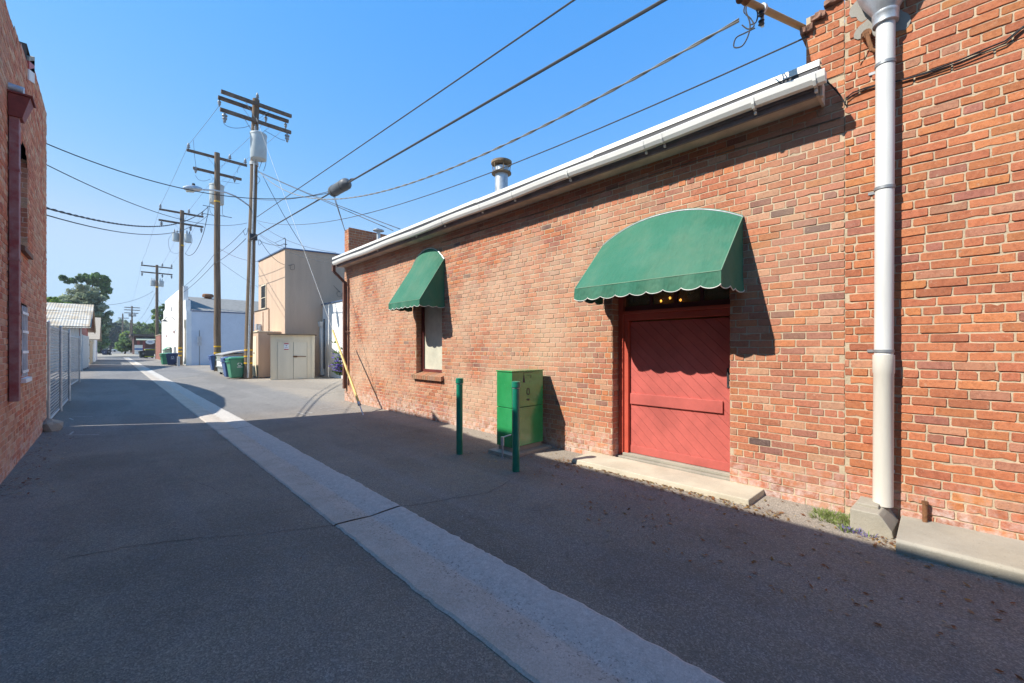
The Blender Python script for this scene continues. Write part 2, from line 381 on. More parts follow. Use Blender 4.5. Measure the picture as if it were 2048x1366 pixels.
def awning_mat():
    t = NT('green_canvas'); v = t.obj(); p = t.pos()
    n = t.noise(v, 2.0, 5, .65)
    c = t.mix(t.ramp(n, [(.3, 0.0), (.72, 1.0)]), (.030, .150, .092), (.046, .180, .118))
    z = t.sep(p)[2]
    c = t.mix(t.math('MULTIPLY', t.ramp(t.noise(p, 1.3, 4, .7), [(.45, 0.0), (.72, 1.0)]), .40), c, (.15, .215, .14))       # sun-bleached patches
    c = t.mix(t.ramp(t.voro(p, 5.0), [(.0, .7), (.03, .0)]), c, (.30, .34, .27))                            # bird spots
    t.base(c); t.rough(.82); t.b.inputs['Specular IOR Level'].default_value = .3
    w = t.n('ShaderNodeTexWave'); w.inputs['Scale'].default_value = 60; t.l(p, w.inputs['Vector'])
    t.bump(t.math('ADD', t.noise(t.scaled(p, (1, 1.6, .6)), 5, 4, .6), t.math('MULTIPLY', w.outputs[1], .05)), .5, .05)
    return t.m
M['awning'] = awning_mat()
M['piping'] = simple('pale_piping', (.72, .70, .64), .7)
def glass_mat(name, tint=(.02, .022, .02)):
    t = NT(name); t.t.nodes.remove(t.b)
    tr = t.n('ShaderNodeBsdfTransparent'); tr.inputs[0].default_value = (.75, .72, .62, 1)
    gl = t.n('ShaderNodeBsdfGlossy'); gl.inputs[1].default_value = .12; gl.inputs[0].default_value = (.8, .8, .8, 1)
    mx = t.n('ShaderNodeMixShader'); mx.inputs[0].default_value = .10
    df = t.n('ShaderNodeBsdfDiffuse'); df.inputs[0].default_value = (.30, .25, .16, 1); m3 = t.n('ShaderNodeMixShader'); t.l(t.ramp(t.noise(t.obj(), 5, 5, .7), [(.3, .25), (.7, .6)]), m3.inputs[0])
    t.l(tr.outputs[0], mx.inputs[1]); t.l(gl.outputs[0], mx.inputs[2]); t.l(mx.outputs[0], m3.inputs[1]); t.l(df.outputs[0], m3.inputs[2]); t.l(m3.outputs[0], t.out.inputs[0]); return t.m
M['glass'] = glass_mat('dusty_glass')
M['dark_glass'] = simple('dark_glass', (.03, .035, .04), .08, spec=.8)
def emit_mat(name, c, s):
    t = NT(name); t.b.inputs['Emission Color'].default_value = (*c, 1); t.b.inputs['Emission Strength'].default_value = s; return t.m
M['bulb'] = emit_mat('lit_bulb', (1, .42, .08), 3)
def leaf_mat(name, tr=.25):
    t = NT(name); a = t.n('ShaderNodeVertexColor'); a.layer_name = 'Col'
    t.l(a.outputs[0], t.b.inputs['Base Color']); t.rough(.7); t.b.inputs['Specular IOR Level'].default_value = .25
    tl = t.n('ShaderNodeBsdfTranslucent'); t.l(a.outputs[0], tl.inputs[0]); mx = t.n('ShaderNodeMixShader'); mx.inputs[0].default_value = .48
    t.l(t.b.outputs[0], mx.inputs[1]); t.l(tl.outputs[0], mx.inputs[2]); t.l(mx.outputs[0], t.out.inputs[0]); return t.m
M['leaf'] = leaf_mat('leaves'); M['trunk'] = simple('bark', (.12, .09, .065), .95, var=.3, vscale=8)
M['litter'] = leaf_mat('dry_leaves')

# ------------------------------------------------------------------ bricks: each brick is its own little raised block in one wall mesh
def pick(rng, table):
    r = rng.random() * sum(w for w, c in table)
    for w, c in table:
        r -= w
        if r <= 0: return c
    return table[-1][1]
T_NEAR = [(6, (.51, .180, .085)), (6, (.47, .160, .083)), (3, (.54, .200, .088)), (.8, (.40, .158, .11)), (1.2, (.50, .23, .14)), (.4, (.53, .205, .078))]
T_MID = [(6, (.52, .195, .102)), (6, (.475, .175, .10)), (2.2, (.40, .17, .115)), (.5, (.30, .14, .105)), (2.4, (.52, .27, .165)), (.1, (.16, .10, .09)), (1.5, (.54, .20, .085))]
T_LEFT = [(4, (.64, .22, .12)), (4, (.68, .29, .165)), (2, (.54, .17, .10)), (3, (.70, .42, .27))]
def bricks(mb, mm, O, U, N, u0, u1, z0, z1, table, seed, holes=None, top=None, L=.201, hl=.1005, c=.0721, jt=.0092, hdr=6, proud=.005, rag=.0010, chip=.06):
    rng = random.Random(seed); O = Vector(O); U = Vector(U).normalized(); N = Vector(N).normalized()
    def P(u, z, d): return O + U * u + N * d + Vector((0, 0, z))
    nr = int(math.ceil((z1 - z0) / c))
    for r in range(nr):
        za = z0 + r * c; zb = min(za + c, z1); zm = (za + zb) / 2
        # mortar strip
        cuts = sorted(holes(zm)) if holes else []
        ivs = []; cur = u0
        for a, b in cuts:
            if b <= u0 or a >= u1: continue
            if a > cur: ivs.append((cur, min(a, u1)))
            cur = max(cur, b)
        if cur < u1: ivs.append((cur, u1))
        if top: ivs = [(a, b) for a, b in ivs]
        for a, b in ivs:
            if top:     # split at heights
                k = max(1, int((b - a) / .25)); 
                segs = [(a + (b - a) * i / k, a + (b - a) * (i + 1) / k) for i in range(k)]
            else: segs = [(a, b)]
            for sa, sb in segs:
                if top and zm > top((sa + sb) / 2): continue
                mm.add([P(sa, za, 0), P(sb, za, 0), P(sb, zb, 0), P(sa, zb, 0)], [(0, 1, 2, 3)])
        head = (r % 7 == hdr)
        l = hl if head else L
        off = (rng.random() * .02) + ((r % 2) * L / 2 if not head else hl / 2)
        u = u0 - off
        while u < u1:
            ll = l * (1 + rng.uniform(-.04, .05)); a = u + jt / 2; b = u + ll - jt / 2; u += ll
            for ia, ib in ivs:
                x0 = max(a, ia + .001); x1 = min(b, ib - .001)
                if x1 - x0 < .03: continue
                if top and zm > top((x0 + x1) / 2): continue
                col = pick(rng, table); k = rng.uniform(.86, 1.14); col = tuple(min(.8, q * k * rng.uniform(.97, 1.03)) for q in col)
                h0 = za + jt / 2 + rng.uniform(-.0015, .0015); h1 = za + c - jt / 2 + rng.uniform(-.0015, .0015)
                if h1 > z1: h1 = z1
                d = proud * rng.uniform(.5, 1.5); tl = rng.uniform(-.003, .003)
                q = [rng.uniform(.002, .008) for _ in range(4)]
                if rng.random() < .07: q[rng.randrange(4)] = rng.uniform(.012, .02)
                ch = .0032
                def J(): return rng.gauss(0, rag)
                w3 = (x1 - x0) / 3
                out = [(x0 + q[0], h0 + J()), (x0 + w3, h0 + J()), (x0 + 2 * w3, h0 + J()), (x1 - q[1], h0 + tl * .3), (x1 + J(), h0 + q[1]), (x1 + J(), h1 - q[2]),
                       (x1 - q[2], h1 + J()), (x0 + 2 * w3, h1 + J()), (x0 + w3, h1 + J()), (x0 + q[3], h1 + tl * .3), (x0 + J(), h1 - q[3]), (x0 + J(), h0 + q[0])]
                if rng.random() < chip:      # a bite knocked out of an edge
                    k_ = rng.choice((1, 2, 7, 8)); out[k_] = (out[k_][0], out[k_][1] + (.016 if k_ < 5 else -.016) * rng.uniform(.5, 1))
                cu, cz = (x0 + x1) / 2, (h0 + h1) / 2
                hu, hz = (x1 - x0) / 2, (h1 - h0) / 2
                inn = [(cu + (uu - cu) * (1 - ch / hu), cz + (zz - cz) * (1 - ch / hz)) for uu, zz in out]
                dd = [d + tl * ((uu - cu) / hu) * .6 for uu, zz in inn]
                vs = [P(uu, zz, 0) for uu, zz in out] + [P(uu, zz, max(.001, e)) for (uu, zz), e in zip(inn, dd)]
                fs = [tuple(range(12, 24))] + [(i, (i + 1) % 12, (i + 1) % 12 + 12, i + 12) for i in range(12)]
                mb.add(vs, fs, col)

# ------------------------------------------------------------------ the ground
WR, WLF = 4.79, -0.88          # faces of the right-hand and left-hand brick walls
def gz(p):
    if p <= WLF or p >= 4.75: return 0.0
    if p < 1.75: return -.085 * ((p - WLF) / (1.75 - WLF)) ** 1.15
    return -.085 * ((4.75 - p) / 3.0) ** 1.15
def build_ground():
    ps = [-400, -60, -12, -3, -.9] + [round(-.7 + .2 * i, 3) for i in range(28)] + [8, 20, 60, 400]
    ss = [-200, -30, -6, 0, 6, 12, 20, 30, 45, 60, 90, 140, 141, 300, 900]
    mb = MB(); vs = []
    for y in ss:
        for x in ps: vs.append((x, y, gz(x) if y <= 140 else 0.0))
    n = len(ps); fs = [(j * n + i, j * n + i + 1, (j + 1) * n + i + 1, (j + 1) * n + i) for j in range(len(ss) - 1) for i in range(n - 1)]
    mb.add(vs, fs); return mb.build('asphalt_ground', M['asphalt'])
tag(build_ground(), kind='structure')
def build_gutter():
    rng = random.Random(4); mb = MB(); a, b = 1.42, 2.07
    joints = [-2.2, 3.72, 9.6, 15.6, 21.6, 27.6, 33.6, 40, 46, 52, 58, 64, 70, 76, 84, 92]
    wl = wr = 0.0
    for j0, j1 in zip(joints[:-1], joints[1:]):
        y = j0 + .014; rows = []
        while True:
            wl = wl * .8 + rng.uniform(-.004, .004); wr = wr * .8 + rng.uniform(-.005, .005); jl, jr = rng.uniform(-.004, .004), rng.uniform(-.006, .006)
            pa, pb = a + wl + jl, b + wr + jr
            if j0 > 60: pass
            xs = [pa, pa + .02, 1.60, 1.745, 1.76, 1.9, pb - .02, pb]
            rows.append([(x, y, gz(x) + (.012 if 0 < i < 7 else .003) + (-.006 if i in (3, 4) else 0)) for i, x in enumerate(xs)])
            if y >= j1 - .015: break
            y = min(y + (.035 if y < 14 else .4), j1 - .014)
        vs = [p for r in rows for p in r]; n = 8
        mb.add(vs, [(j * n + i, j * n + i + 1, (j + 1) * n + i + 1, (j + 1) * n + i) for j in range(len(rows) - 1) for i in range(n - 1)])
    return mb.build('concrete_drain_channel', M['gutter'])
tag(build_gutter(), kind='structure')
mb = MB(); mb.add([(-2.2, 100, .006), (7, 100, .006), (8, 150, .006), (-3, 150, .006)], [(0, 1, 2, 3)])
tag(mb.build('concrete_apron', M['concrete']), kind='structure')
mb = MB(); a = G(330, 757, -.07); b = G(440, 748); a.z = gz(a.x); 
mb.add([(2.15, 26.15, gz(2.15) + .005), (4.9, 28.9, .005), (4.9, 29.1, .005), (2.15, 26.3, gz(2.15) + .005)], [(0, 1, 2, 3)])
tag(mb.build('concrete_seam', M['concrete']), kind='structure')
def crack(pts, w, seed):
    rng = random.Random(seed); mb = MB(); P = []
    for (x0, y0), (x1, y1) in zip(pts[:-1], pts[1:]):
        n = max(3, int(math.hypot(x1 - x0, y1 - y0) / .06))
        for i in range(n): P.append((x0 + (x1 - x0) * i / n + rng.gauss(0, .012), y0 + (y1 - y0) * i / n + rng.gauss(0, .012)))
    vs = []
    for i, (x, y) in enumerate(P):
        a, b = P[max(0, i - 1)], P[min(len(P) - 1, i + 1)]; d = math.hypot(b[0] - a[0], b[1] - a[1]) or 1; k = w * rng.uniform(.4, 1.3) / 2
        nx, ny = -(b[1] - a[1]) / d * k, (b[0] - a[0]) / d * k
        for sg in (1, -1): xx, yy_ = x + nx * sg, y + ny * sg; vs.append((xx, yy_, gz(xx) + .004))
    mb.add(vs, [(2 * i, 2 * i + 1, 2 * i + 3, 2 * i + 2) for i in range(len(P) - 1)]); return mb
cm_ = simple('crack_shadow_dirt', (.085, .075, .066), .95)
for i, (pts, w) in enumerate((([(1.41, 3.74), (.9, 3.95), (.35, 4.25), (-.3, 4.4)], .006), ([(2.08, 3.7), (2.9, 3.35), (3.4, 3.5)], .006), ([(1.40, 9.62), (.6, 9.9), (-.5, 10.0)], .012), ([(2.1, 9.6), (3.2, 9.3), (4.3, 9.5)], .010),
                                 ([(.9, 5.2), (.6, 6.4), (.75, 7.5)], .004), ([(3.7, 6.0), (3.3, 7.4), (3.5, 8.8)], .006), ([(2.2, 15.6), (4.5, 16.2), (6.5, 16.0)], .016), ([(3.0, 12.6), (4.6, 13.6), (6.0, 14.6)], .014))):
    tag(crack(pts, w, i).build('asphalt_crack', cm_), kind='structure')
# stencilled survey marks on the asphalt
def marks():
    mb = MB()
    def ln(x0, y0, x1, y1, w=.03):
        a = G(x0, y0, -.03); b = G(x1, y1, -.03); d = (b - a); d.z = 0; d.normalize(); q = Vector((-d.y, d.x, 0)) * w / 2
        vs = [a + q, a - q, b - q, b + q]
        for v in vs: v.z = gz(v.x) + .005
        mb.add(vs, [(0, 1, 2, 3)])
    for s in [(139, 839, 146, 842), (146, 836, 185, 835), (140, 872, 146, 866), (132, 873, 198, 871), (112, 857, 132, 855), (115, 861, 130, 859),
              (600, 828, 625, 826), (625, 826, 610, 823), (595, 824, 612, 829), (640, 818, 668, 815), (655, 822, 690, 818), (690, 820, 720, 816), (780, 837, 802, 834)]:
        ln(*s)
    return mb.build('paint_marks', simple('faded_white_marking', (.42, .41, .38), .9, var=.3, vscale=20))
tag(marks(), kind='structure')

# ------------------------------------------------------------------ right: long brick warehouse
bld = thing('brick_warehouse', (WR, 6, 0), 'long low brick warehouse with white eave gutter along the right side of the alley', 'building')
S0, S1 = 0.61, 11.82
DOOR = (1.58, 3.04, 2.55); WIN = (6.98, 7.97, .93, 2.75)
def wall_holes(z):
    h = []
    if z < DOOR[2]: h.append((DOOR[0], DOOR[1]))
    if WIN[2] < z < WIN[3]: h.append((WIN[0], WIN[1]))
    return h
def tone_far(rng): pass
mb, mm = MB(), MB()
bricks(mb, mm, (WR, 0, -.08), (0, 1, 0), (-1, 0, 0), S0, S1, 0, 4.02, T_MID, 11, lambda z: wall_holes(z - .08))
# brick returns of the door and window openings
bricks(mb, mm, (WR, DOOR[1], -.08), (1, 0, 0), (0, -1, 0), 0, .16, 0, 2.6, T_MID, 12)
bricks(mb, mm, (WR, DOOR[0], -.08), (1, 0, 0), (0, 1, 0), 0, .16, 0, 2.6, T_MID, 13)
bricks(mb, mm, (WR, WIN[1], WIN[2]), (1, 0, 0), (0, -1, 0), 0, .19, 0, 1.8, T_MID, 14)
bricks(mb, mm, (WR, WIN[0], WIN[2]), (1, 0, 0), (0, 1, 0), 0, .19, 0, 1.8, T_MID, 15)
wall = mb.build('brick_wall', M['brick_mid'], bld)
mm.box(WR + .20, WR + .30, S0, DOOR[0], -.1, 4.0); mm.box(WR + .20, WR + .30, DOOR[1], WIN[0], -.1, 4.0); mm.box(WR + .20, WR + .30, WIN[1], S1 - .002, -.1, 4.0)
mm.box(WR + .20, WR + .30, DOOR[0], DOOR[1], 2.52, 4.0); mm.box(WR + .20, WR + .30, WIN[0], WIN[1], 2.7, 4.0); mm.box(WR + .20, WR + .30, WIN[0], WIN[1], -.1, WIN[2])
mm.add([(WR, DOOR[0], 2.55), (WR + .2, DOOR[0], 2.55), (WR + .2, DOOR[1], 2.55), (WR, DOOR[1], 2.55)], [(0, 1, 2, 3)])
mm.build('mortar', M['mortar'], wall)
# end wall with its parapet standing above the eave
mb, mm = MB(), MB()
bricks(mb, mm, (WR, S1 - .27, 4.02), (1, 0, 0), (0, -1, 0), 0, 9, 0, .86, T_NEAR, 21)
bricks(mb, mm, (WR, 0, 3.98), (0, 1, 0), (-1, 0, 0), S1 - .27, S1, .04, .86, T_NEAR, 22)
pw = mb.build('end_parapet', M['brick_near'], bld)
mm.box(WR + .003, WR + 9, S1 - .267, S1 - .003, -.1, 4.835); mm.build('mortar', M['mortar'], pw)
# window with frosted pane, dark red frame and sloped brick sill
mb = MB(); x = WR + .13
mb.box(x, x + .07, WIN[1] - .085, WIN[1] - .004, WIN[2] + .05, 2.7); mb.box(x, x + .07, WIN[0] + .004, WIN[0] + .06, WIN[2] + .05, 2.7)
mb.box(x, x + .07, WIN[0] + .06, WIN[1] - .085, WIN[2] + .05, WIN[2] + .11); mb.box(x, x + .07, WIN[0] + .06, WIN[1] - .085, 2.62, 2.7)
wf = mb.build('window_frame', M['dark_red'], bld, bevel=.004)
mb = MB(); mb.box(x + .035, x + .045, WIN[0] + .06, WIN[1] - .085, WIN[2] + .11, 2.62); mb.build('window_pane', M['frost'], wf)
mb, mm = MB(), MB(); rng = random.Random(5); y = WIN[0] - .06
while y < WIN[1] + .04:
    c = pick(rng, [(3, (.36, .20, .11)), (2, (.42, .16, .08)), (1, (.30, .15, .10))]); w = .062
    z0 = WIN[2] - .10; dz = rng.uniform(-.003, .003)
    mb.add([(WR - .07, y, z0), (WR - .07, y + w, z0), (WR + .14, y + w, z0 + .03), (WR + .14, y, z0 + .03),
            (WR - .075, y + .002, z0 + .085 + dz), (WR - .075, y + w - .002, z0 + .085 + dz), (WR + .14, y + w, z0 + .15), (WR + .14, y, z0 + .15)],
           [(3, 2, 1, 0), (4, 5, 6, 7), (0, 1, 5, 4), (1, 2, 6, 5), (2, 3, 7, 6), (3, 0, 4, 7)], c); y += .071
sill = mb.build('window_sill', M['brick_mid'], bld)
mm.hexa([(WR - .062, WIN[0] - .058, WIN[2] - .095), (WR - .062, WIN[1] + .075, WIN[2] - .095), (WR + .13, WIN[1] + .075, WIN[2] - .07), (WR + .13, WIN[0] - .058, WIN[2] - .07)][::-1],
        [(WR - .066, WIN[0] - .056, WIN[2] - .02), (WR - .066, WIN[1] + .073, WIN[2] - .02), (WR + .13, WIN[1] + .073, WIN[2] + .045), (WR + .13, WIN[0] - .056, WIN[2] + .045)][::-1])
mm.build('mortar', M['mortar'], sill)
# door: diagonal boards, rail, jamb, head, transom with lit lamps behind
DX = 5.0
def clip_poly(poly, y0, y1, z0, z1):
    for ax, lim, sg in ((0, y0, 1), (0, y1, -1), (1, z0, 1), (1, z1, -1)):
        out = []
        for i in range(len(poly)):
            a, b = poly[i], poly[(i + 1) % len(poly)]
            da, db = (a[ax] - lim) * sg, (b[ax] - lim) * sg
            if da >= 0: out.append(a)
            if da * db < 0:
                t = da / (da - db); out.append((a[0] + (b[0] - a[0]) * t, a[1] + (b[1] - a[1]) * t))
        poly = out
        if len(poly) < 3: return []
    return poly
y0, y1, z0, z1 = 1.40, 2.89, .105, 1.84
mb = MB(); w = .098; ang = math.radians(44); dy, dz = math.cos(ang), math.sin(ang)   # boards fall towards the near side
k = -30
while k < 40:
    o = k * w
    A = [(o * -dz - 4 * dy, o * dy - 4 * dz), (o * -dz + 4 * dy, o * dy + 4 * dz), ((o + w - .0035) * -dz + 4 * dy, (o + w - .0035) * dy + 4 * dz), ((o + w - .0035) * -dz - 4 * dy, (o + w - .0035) * dy - 4 * dz)]
    A = [(p + 2.1, q + .9) for p, q in A]
    pl = clip_poly(A, y0, y1, z0, z1)
    if pl: mb.prism([(DX, p, q) for p, q in pl], (0, 0, 0), (.03, 0, 0))
    k += 1
door = mb.build('door', M['red_paint'], bld); fix_normals(door)
mb = MB(); mb.box(DX + .012, DX + .05, y0 - .02, y1 + .01, z0, z1); mb.build('door_backing', M['red_frame'], door)
mb = MB(); mb.box(DX - .024, DX - .001, 1.72, 2.885, .755, .895); mb.build('door_rail', M['red_paint'], door, bevel=.004)
mb = MB(); mb.box(DX - .012, DX - .001, 1.41, 2.885, z0, z0 + .10); mb.build('kick_board', M['red_paint'], door, bevel=.003)
mb = MB(); mb.tube([(DX - .005, 1.66, 1.22), (DX - .045, 1.66, 1.22), (DX - .045, 1.66, 1.10), (DX - .005, 1.66, 1.10)], .008); mb.box(DX - .012, DX - .001, 1.64, 1.68, 1.05, 1.27)
mb.build('door_handle', M['dark'], door)
mb = MB()
mb.box(DX - .07, DX + .06, 2.965, 3.035, .02, 2.5); mb.box(DX - .045, DX + .06, 2.90, 2.964, .05, 1.86); mb.box(DX - .055, DX + .06, 1.585, 2.964, 1.862, 1.94)
mb.box(DX - .075, DX + .05, 1.585, 2.964, 1.943, 1.985)
fr = mb.build('door_frame', M['red_frame'], bld, bevel=.005)
mb = MB()
mb.box(DX - .02, DX + .03, 1.585, 2.96, 1.988, 2.05); mb.box(DX - .02, DX + .03, 1.585, 2.96, 2.42, 2.5)
for x_ in (1303, 1352, 1405):
    yy = WL(x_, 600, DX).y; mb.box(DX - .018, DX + .028, yy - .018, yy + .018, 2.05, 2.42)
tw = mb.build('transom_window', M['dark_red'], bld)
mb = MB(); mb.box(DX + .002, DX + .008, 1.585, 2.96, 2.05, 2.42); mb.build('transom_pane', M['glass'], tw)
for i in range(3):
    mb = MB()
    q = [WL(1322, 602, 5.6), WL(1340, 596, 5.6), WL(1361, 600, 5.6)][i]
    mb.lathe([(.002, -.02), (.012, -.01), (.016, 0), (.012, .012), (.002, .02)], q, 10)
    mb.build('ceiling_bulb', M['bulb'], bld)
mb = MB(); mb.box(5.70, 5.73, 1.2, 3.6, 0, 3); mb.build('inner_wall', simple('warm_inner_wall', (.32, .22, .10), .9), bld)
mb = MB(); mb.box(DX - .13, DX + .06, 1.585, 3.03, -.02, .062); mb.box(DX - .07, DX + .05, 1.585, 3.0, .063, .10)
mb.build('door_threshold', M['concrete'], bld, bevel=.006)
# eave: fascia, soffit, drip edge, roof, gutter
EX = 4.56; SE = .78; SF = 11.78
mb = MB(); mb.add([(WR + .02, SE, 3.775), (EX, SE, 3.765), (EX, SF, 3.765), (WR + .02, SF, 3.775)], [(0, 1, 2, 3)])
mb.add([(WR + .02, SE, 3.80), (EX, SE, 3.79), (EX, SF, 3.79), (WR + .02, SF, 3.80)], [(3, 2, 1, 0)]); mb.build('soffit', M['soffit'], bld)
mb = MB(); mb.box(EX - .03, EX - .002, SE, SF, 3.748, 3.93); mb.box(EX - .045, EX - .031, SE, SF, 3.80, 3.93); mb.build('fascia', M['fascia'], bld, bevel=.004)
mb = MB(); mb.box(EX - .03, WR - .01, SE - .028, SE - .002, 3.745, 3.93); mb.box(EX - .035, EX + .03, SE - .05, SE - .03, 3.735, 3.93); mb.build('eave_return', M['soffit'], bld, bevel=.004)
mb = MB(); mb.box(EX - .05, WR + .35, SE - .02, SF + .2, 3.935, 4.035); mb.add([(EX - .05, SE - .02, 4.04), (EX - .05, SF + .2, 4.04), (14, SF + .2, 4.5), (14, SE - .02, 4.5)], [(0, 1, 2, 3)])
mb.box(13.9, 14, SE, SF, 0, 4.45); mb.box(WR + .31, 13.9, SF - .05, SF + .0, 0, 3.9)
roof = mb.build('roof', M['roof_grey'], bld)
mb = MB(); rng = random.Random(2); y = SE - .03
while y < SF + .19:
    l = min(2.4, SF + .2 - y); dz = rng.uniform(-.006, .006); e = rng.uniform(-.004, .004)
    mb.add([(EX - .058, y, 3.988 + dz), (EX - .058, y + l, 3.988 + e), (EX - .054, y + l, 4.045 + e), (EX - .054, y, 4.045 + dz), (EX + .06, y, 4.06 + dz), (EX + .06, y + l, 4.06 + e)],
           [(0, 1, 2, 3), (3, 2, 5, 4)]); y += l - .01
mb.build('drip_edge', M['white'], bld, solid=.004)
mb = MB(); mb.box(EX - .055, EX - .0505, SE - .02, SF + .2, 3.937, 3.985); mb.build('gap_shade_strip', M['dark'], bld)  # added dark strip; stands in for the shade between gutter and drip edge
def gutter_profile(y, z): return [(EX - .062, y, z + .0), (EX - .062, y, z - .085), (EX - .125, y, z - .09), (EX - .148, y, z - .055), (EX - .158, y, z - .005), (EX - .150, y, z + .005), (EX - .142, y, z - .004)]
mb = MB(); ys = [.70 + (11.72 - .70) * i / 26 for i in range(27)]; vs = []
for i, y in enumerate(ys): vs += gutter_profile(y, 3.90 + .008 * math.sin(i * 1.1) - .02 * i / 26)
mb.add(vs, [(i * 7 + k, i * 7 + k + 1, (i + 1) * 7 + k + 1, (i + 1) * 7 + k) for i in range(26) for k in range(6)])
mb.add(gutter_profile(.70, 3.90), [(0, 1, 2, 3, 4, 5, 6)]); mb.add(gutter_profile(11.72, 3.88), [(6, 5, 4, 3, 2, 1, 0)])
gut = mb.build('rain_gutter', M['white'], bld, solid=.003)
for px_, py_ in ((1628, 160), (1505, 215), (1322, 262), (1285, 281), (1133, 336), (1022, 372), (957, 401), (882, 432), (825, 455), (748, 487)):
    y = WL(px_, py_, EX - .15).y; mb = MB()
    pr = gutter_profile(0, 0); pr = [(p[0] - (.004 if i > 1 else 0), p[1], p[2] - (.004 if 0 < i < 4 else 0)) for i, p in enumerate(pr)]
    z = 3.89
    mb.add([(p[0], y - .012, z + p[2]) for p in pr] + [(p[0], y + .012, z + p[2]) for p in pr], [(k, k + 1, k + 8, k + 7) for k in range(6)])
    mb.box(EX - .075, EX - .045, y - .010, y + .010, z - .125, z - .098)
    mb.build('gutter_strap', M['white'], gut, solid=.004)
# brown downspout at the far corner
mb = MB(); x_ = EX - .10
mb.box(x_ - .04, x_ + .04, 11.72, 11.80, 3.62, 3.80); mb.beam((x_, 11.76, 3.63), (WR - .06, 11.70, 3.35), .07, .07); mb.beam((WR - .06, 11.70, 3.38), (WR - .06, 11.70, .35), .07, .085)
mb.beam((WR - .025, 11.50, 3.42), (WR - .025, 11.50, .45), .035, .035); mb.beam((WR - .04, 11.86, 1.95), (WR - .04, 11.42, 1.95), .01, .03)
mb.build('brown_downspout', M['brown_pipe'], bld, bevel=.006)
# roof vents
q = CR(1003, 372, 5.9); q = WL(1003, 372, 5.4)
mb = MB(); mb.lathe([(.125, -.35), (.125, .36)], (5.4, q.y, q.z), 20)
vp = mb.build('roof_vent_pipe', M['galv'], bld, smooth=True)
mb = MB(); mb.lathe([(.13, .22), (.19, .23), (.19, .25), (.13, .27)], (5.4, q.y, q.z), 20); mb.lathe([(.17, .40), (.20, .42), (.20, .46), (.17, .47)], (5.4, q.y, q.z), 20)
for k in range(6): t = k * math.pi / 3; mb.beam((5.4 + .165 * math.cos(t), q.y + .165 * math.sin(t), q.z + .25), (5.4 + .18 * math.cos(t), q.y + .18 * math.sin(t), q.z + .42), .012, .012)
mb.build('vent_cap', simple('rusty_vent_cap', (.26, .19, .12), .8, .2, var=.4, vscale=12), vp, smooth=True)
q = PT(757, 464, 11.5)
mb = MB(); mb.lathe([(.05, -.5), (.05, .0), (.15, .03), (.15, .05), (.02, .11)], q, 14); mb.build('small_vent_cap', M['galv'], bld, smooth=True)
# thin wire clipped under the eave
mb = MB(); mb.tube([(WR - .012, .64, 3.60), (WR - .012, 2.2, 3.63), (WR - .012, 4.2, 3.60), (WR - .012, 7.0, 3.62)], .006, 5)
tag(mb.build('eave_wire', M['arm']), 'thin pale wire running along the top of the bricks just below the eave', 'wire')

# ------------------------------------------------------------------ right: taller brick building nearest the camera
tall = thing('brick_building', (4.83, -4, 0), 'taller orange brick building at the near right with a broken stepped parapet', 'building')
def top_tall(u):
    if u > .84: return 4.50
    if u > .75: return 4.62
    if u > .62: return 4.72
    return 6.6
mb, mm = MB(), MB(); rngp = random.Random(3)
bricks(mb, mm, (WR - .006, 0, -.08), (0, 1, 0), (-1, 0, 0), -3.2, .608, 0, 6.0, T_NEAR, 31, L=.216, hl=.108, c=.0737, hdr=4, proud=.007, rag=.0013, chip=.10, jt=.0105)
bricks(mb, mm, (WR - .002, 0, 3.99), (0, 1, 0), (-1, 0, 0), .611, .90, 0, 1.0, T_NEAR, 32, top=lambda u: top_tall(u) - 3.99, c=.0737, proud=.007, rag=.0013, chip=.10)
bricks(mb, mm, (WR, .895, 3.9), (1, 0, 0), (0, 1, 0), 0, .5, 0, .6, T_NEAR, 33)
tw_ = mb.build('brick_wall', M['brick_near'], tall)
mm.box(WR + .002, WR + .6, .612, .89, -.1, 4.46); mm.box(WR + .02, WR + .4, -3.2, .605, -.1, 5.95)
mm.build('mortar', M['mortar'], tw_)
mb = MB(); mb.box(WR + .4, 15, -12, .6, 0, 6.3); mb.box(WR, 15, -12, -3.202, -.1, 6.3); mb.build('building_body', M['brown_roof'], tall)
mb = MB(); rng = random.Random(8)
for ya, yb, z in ((.84, .92, 4.50), (.745, .842, 4.575), (.63, .75, 4.66)):
    for i in range(3):
        a = ya + (yb - ya) * i / 3
        mb.hexa([(WR - .05 + rng.uniform(-.02, .02), a, z), (WR + .3, a, z), (WR + .3, a + .05, z), (WR - .05 + rng.uniform(-.02, .02), a + .05, z)],
                [(WR - .04 + rng.uniform(-.02, .02), a, z + .06 + rng.uniform(-.015, .015)), (WR + .3, a, z + .07), (WR + .3, a + .05, z + .07), (WR - .04 + rng.uniform(-.02, .02), a + .05, z + .06 + rng.uniform(-.015, .015))])
mb.build('broken_coping', simple('broken_coping_brick', (.24, .13, .09), .95, var=.45, vscale=16, bump=.6, bscale=50), tall, bevel=.006)
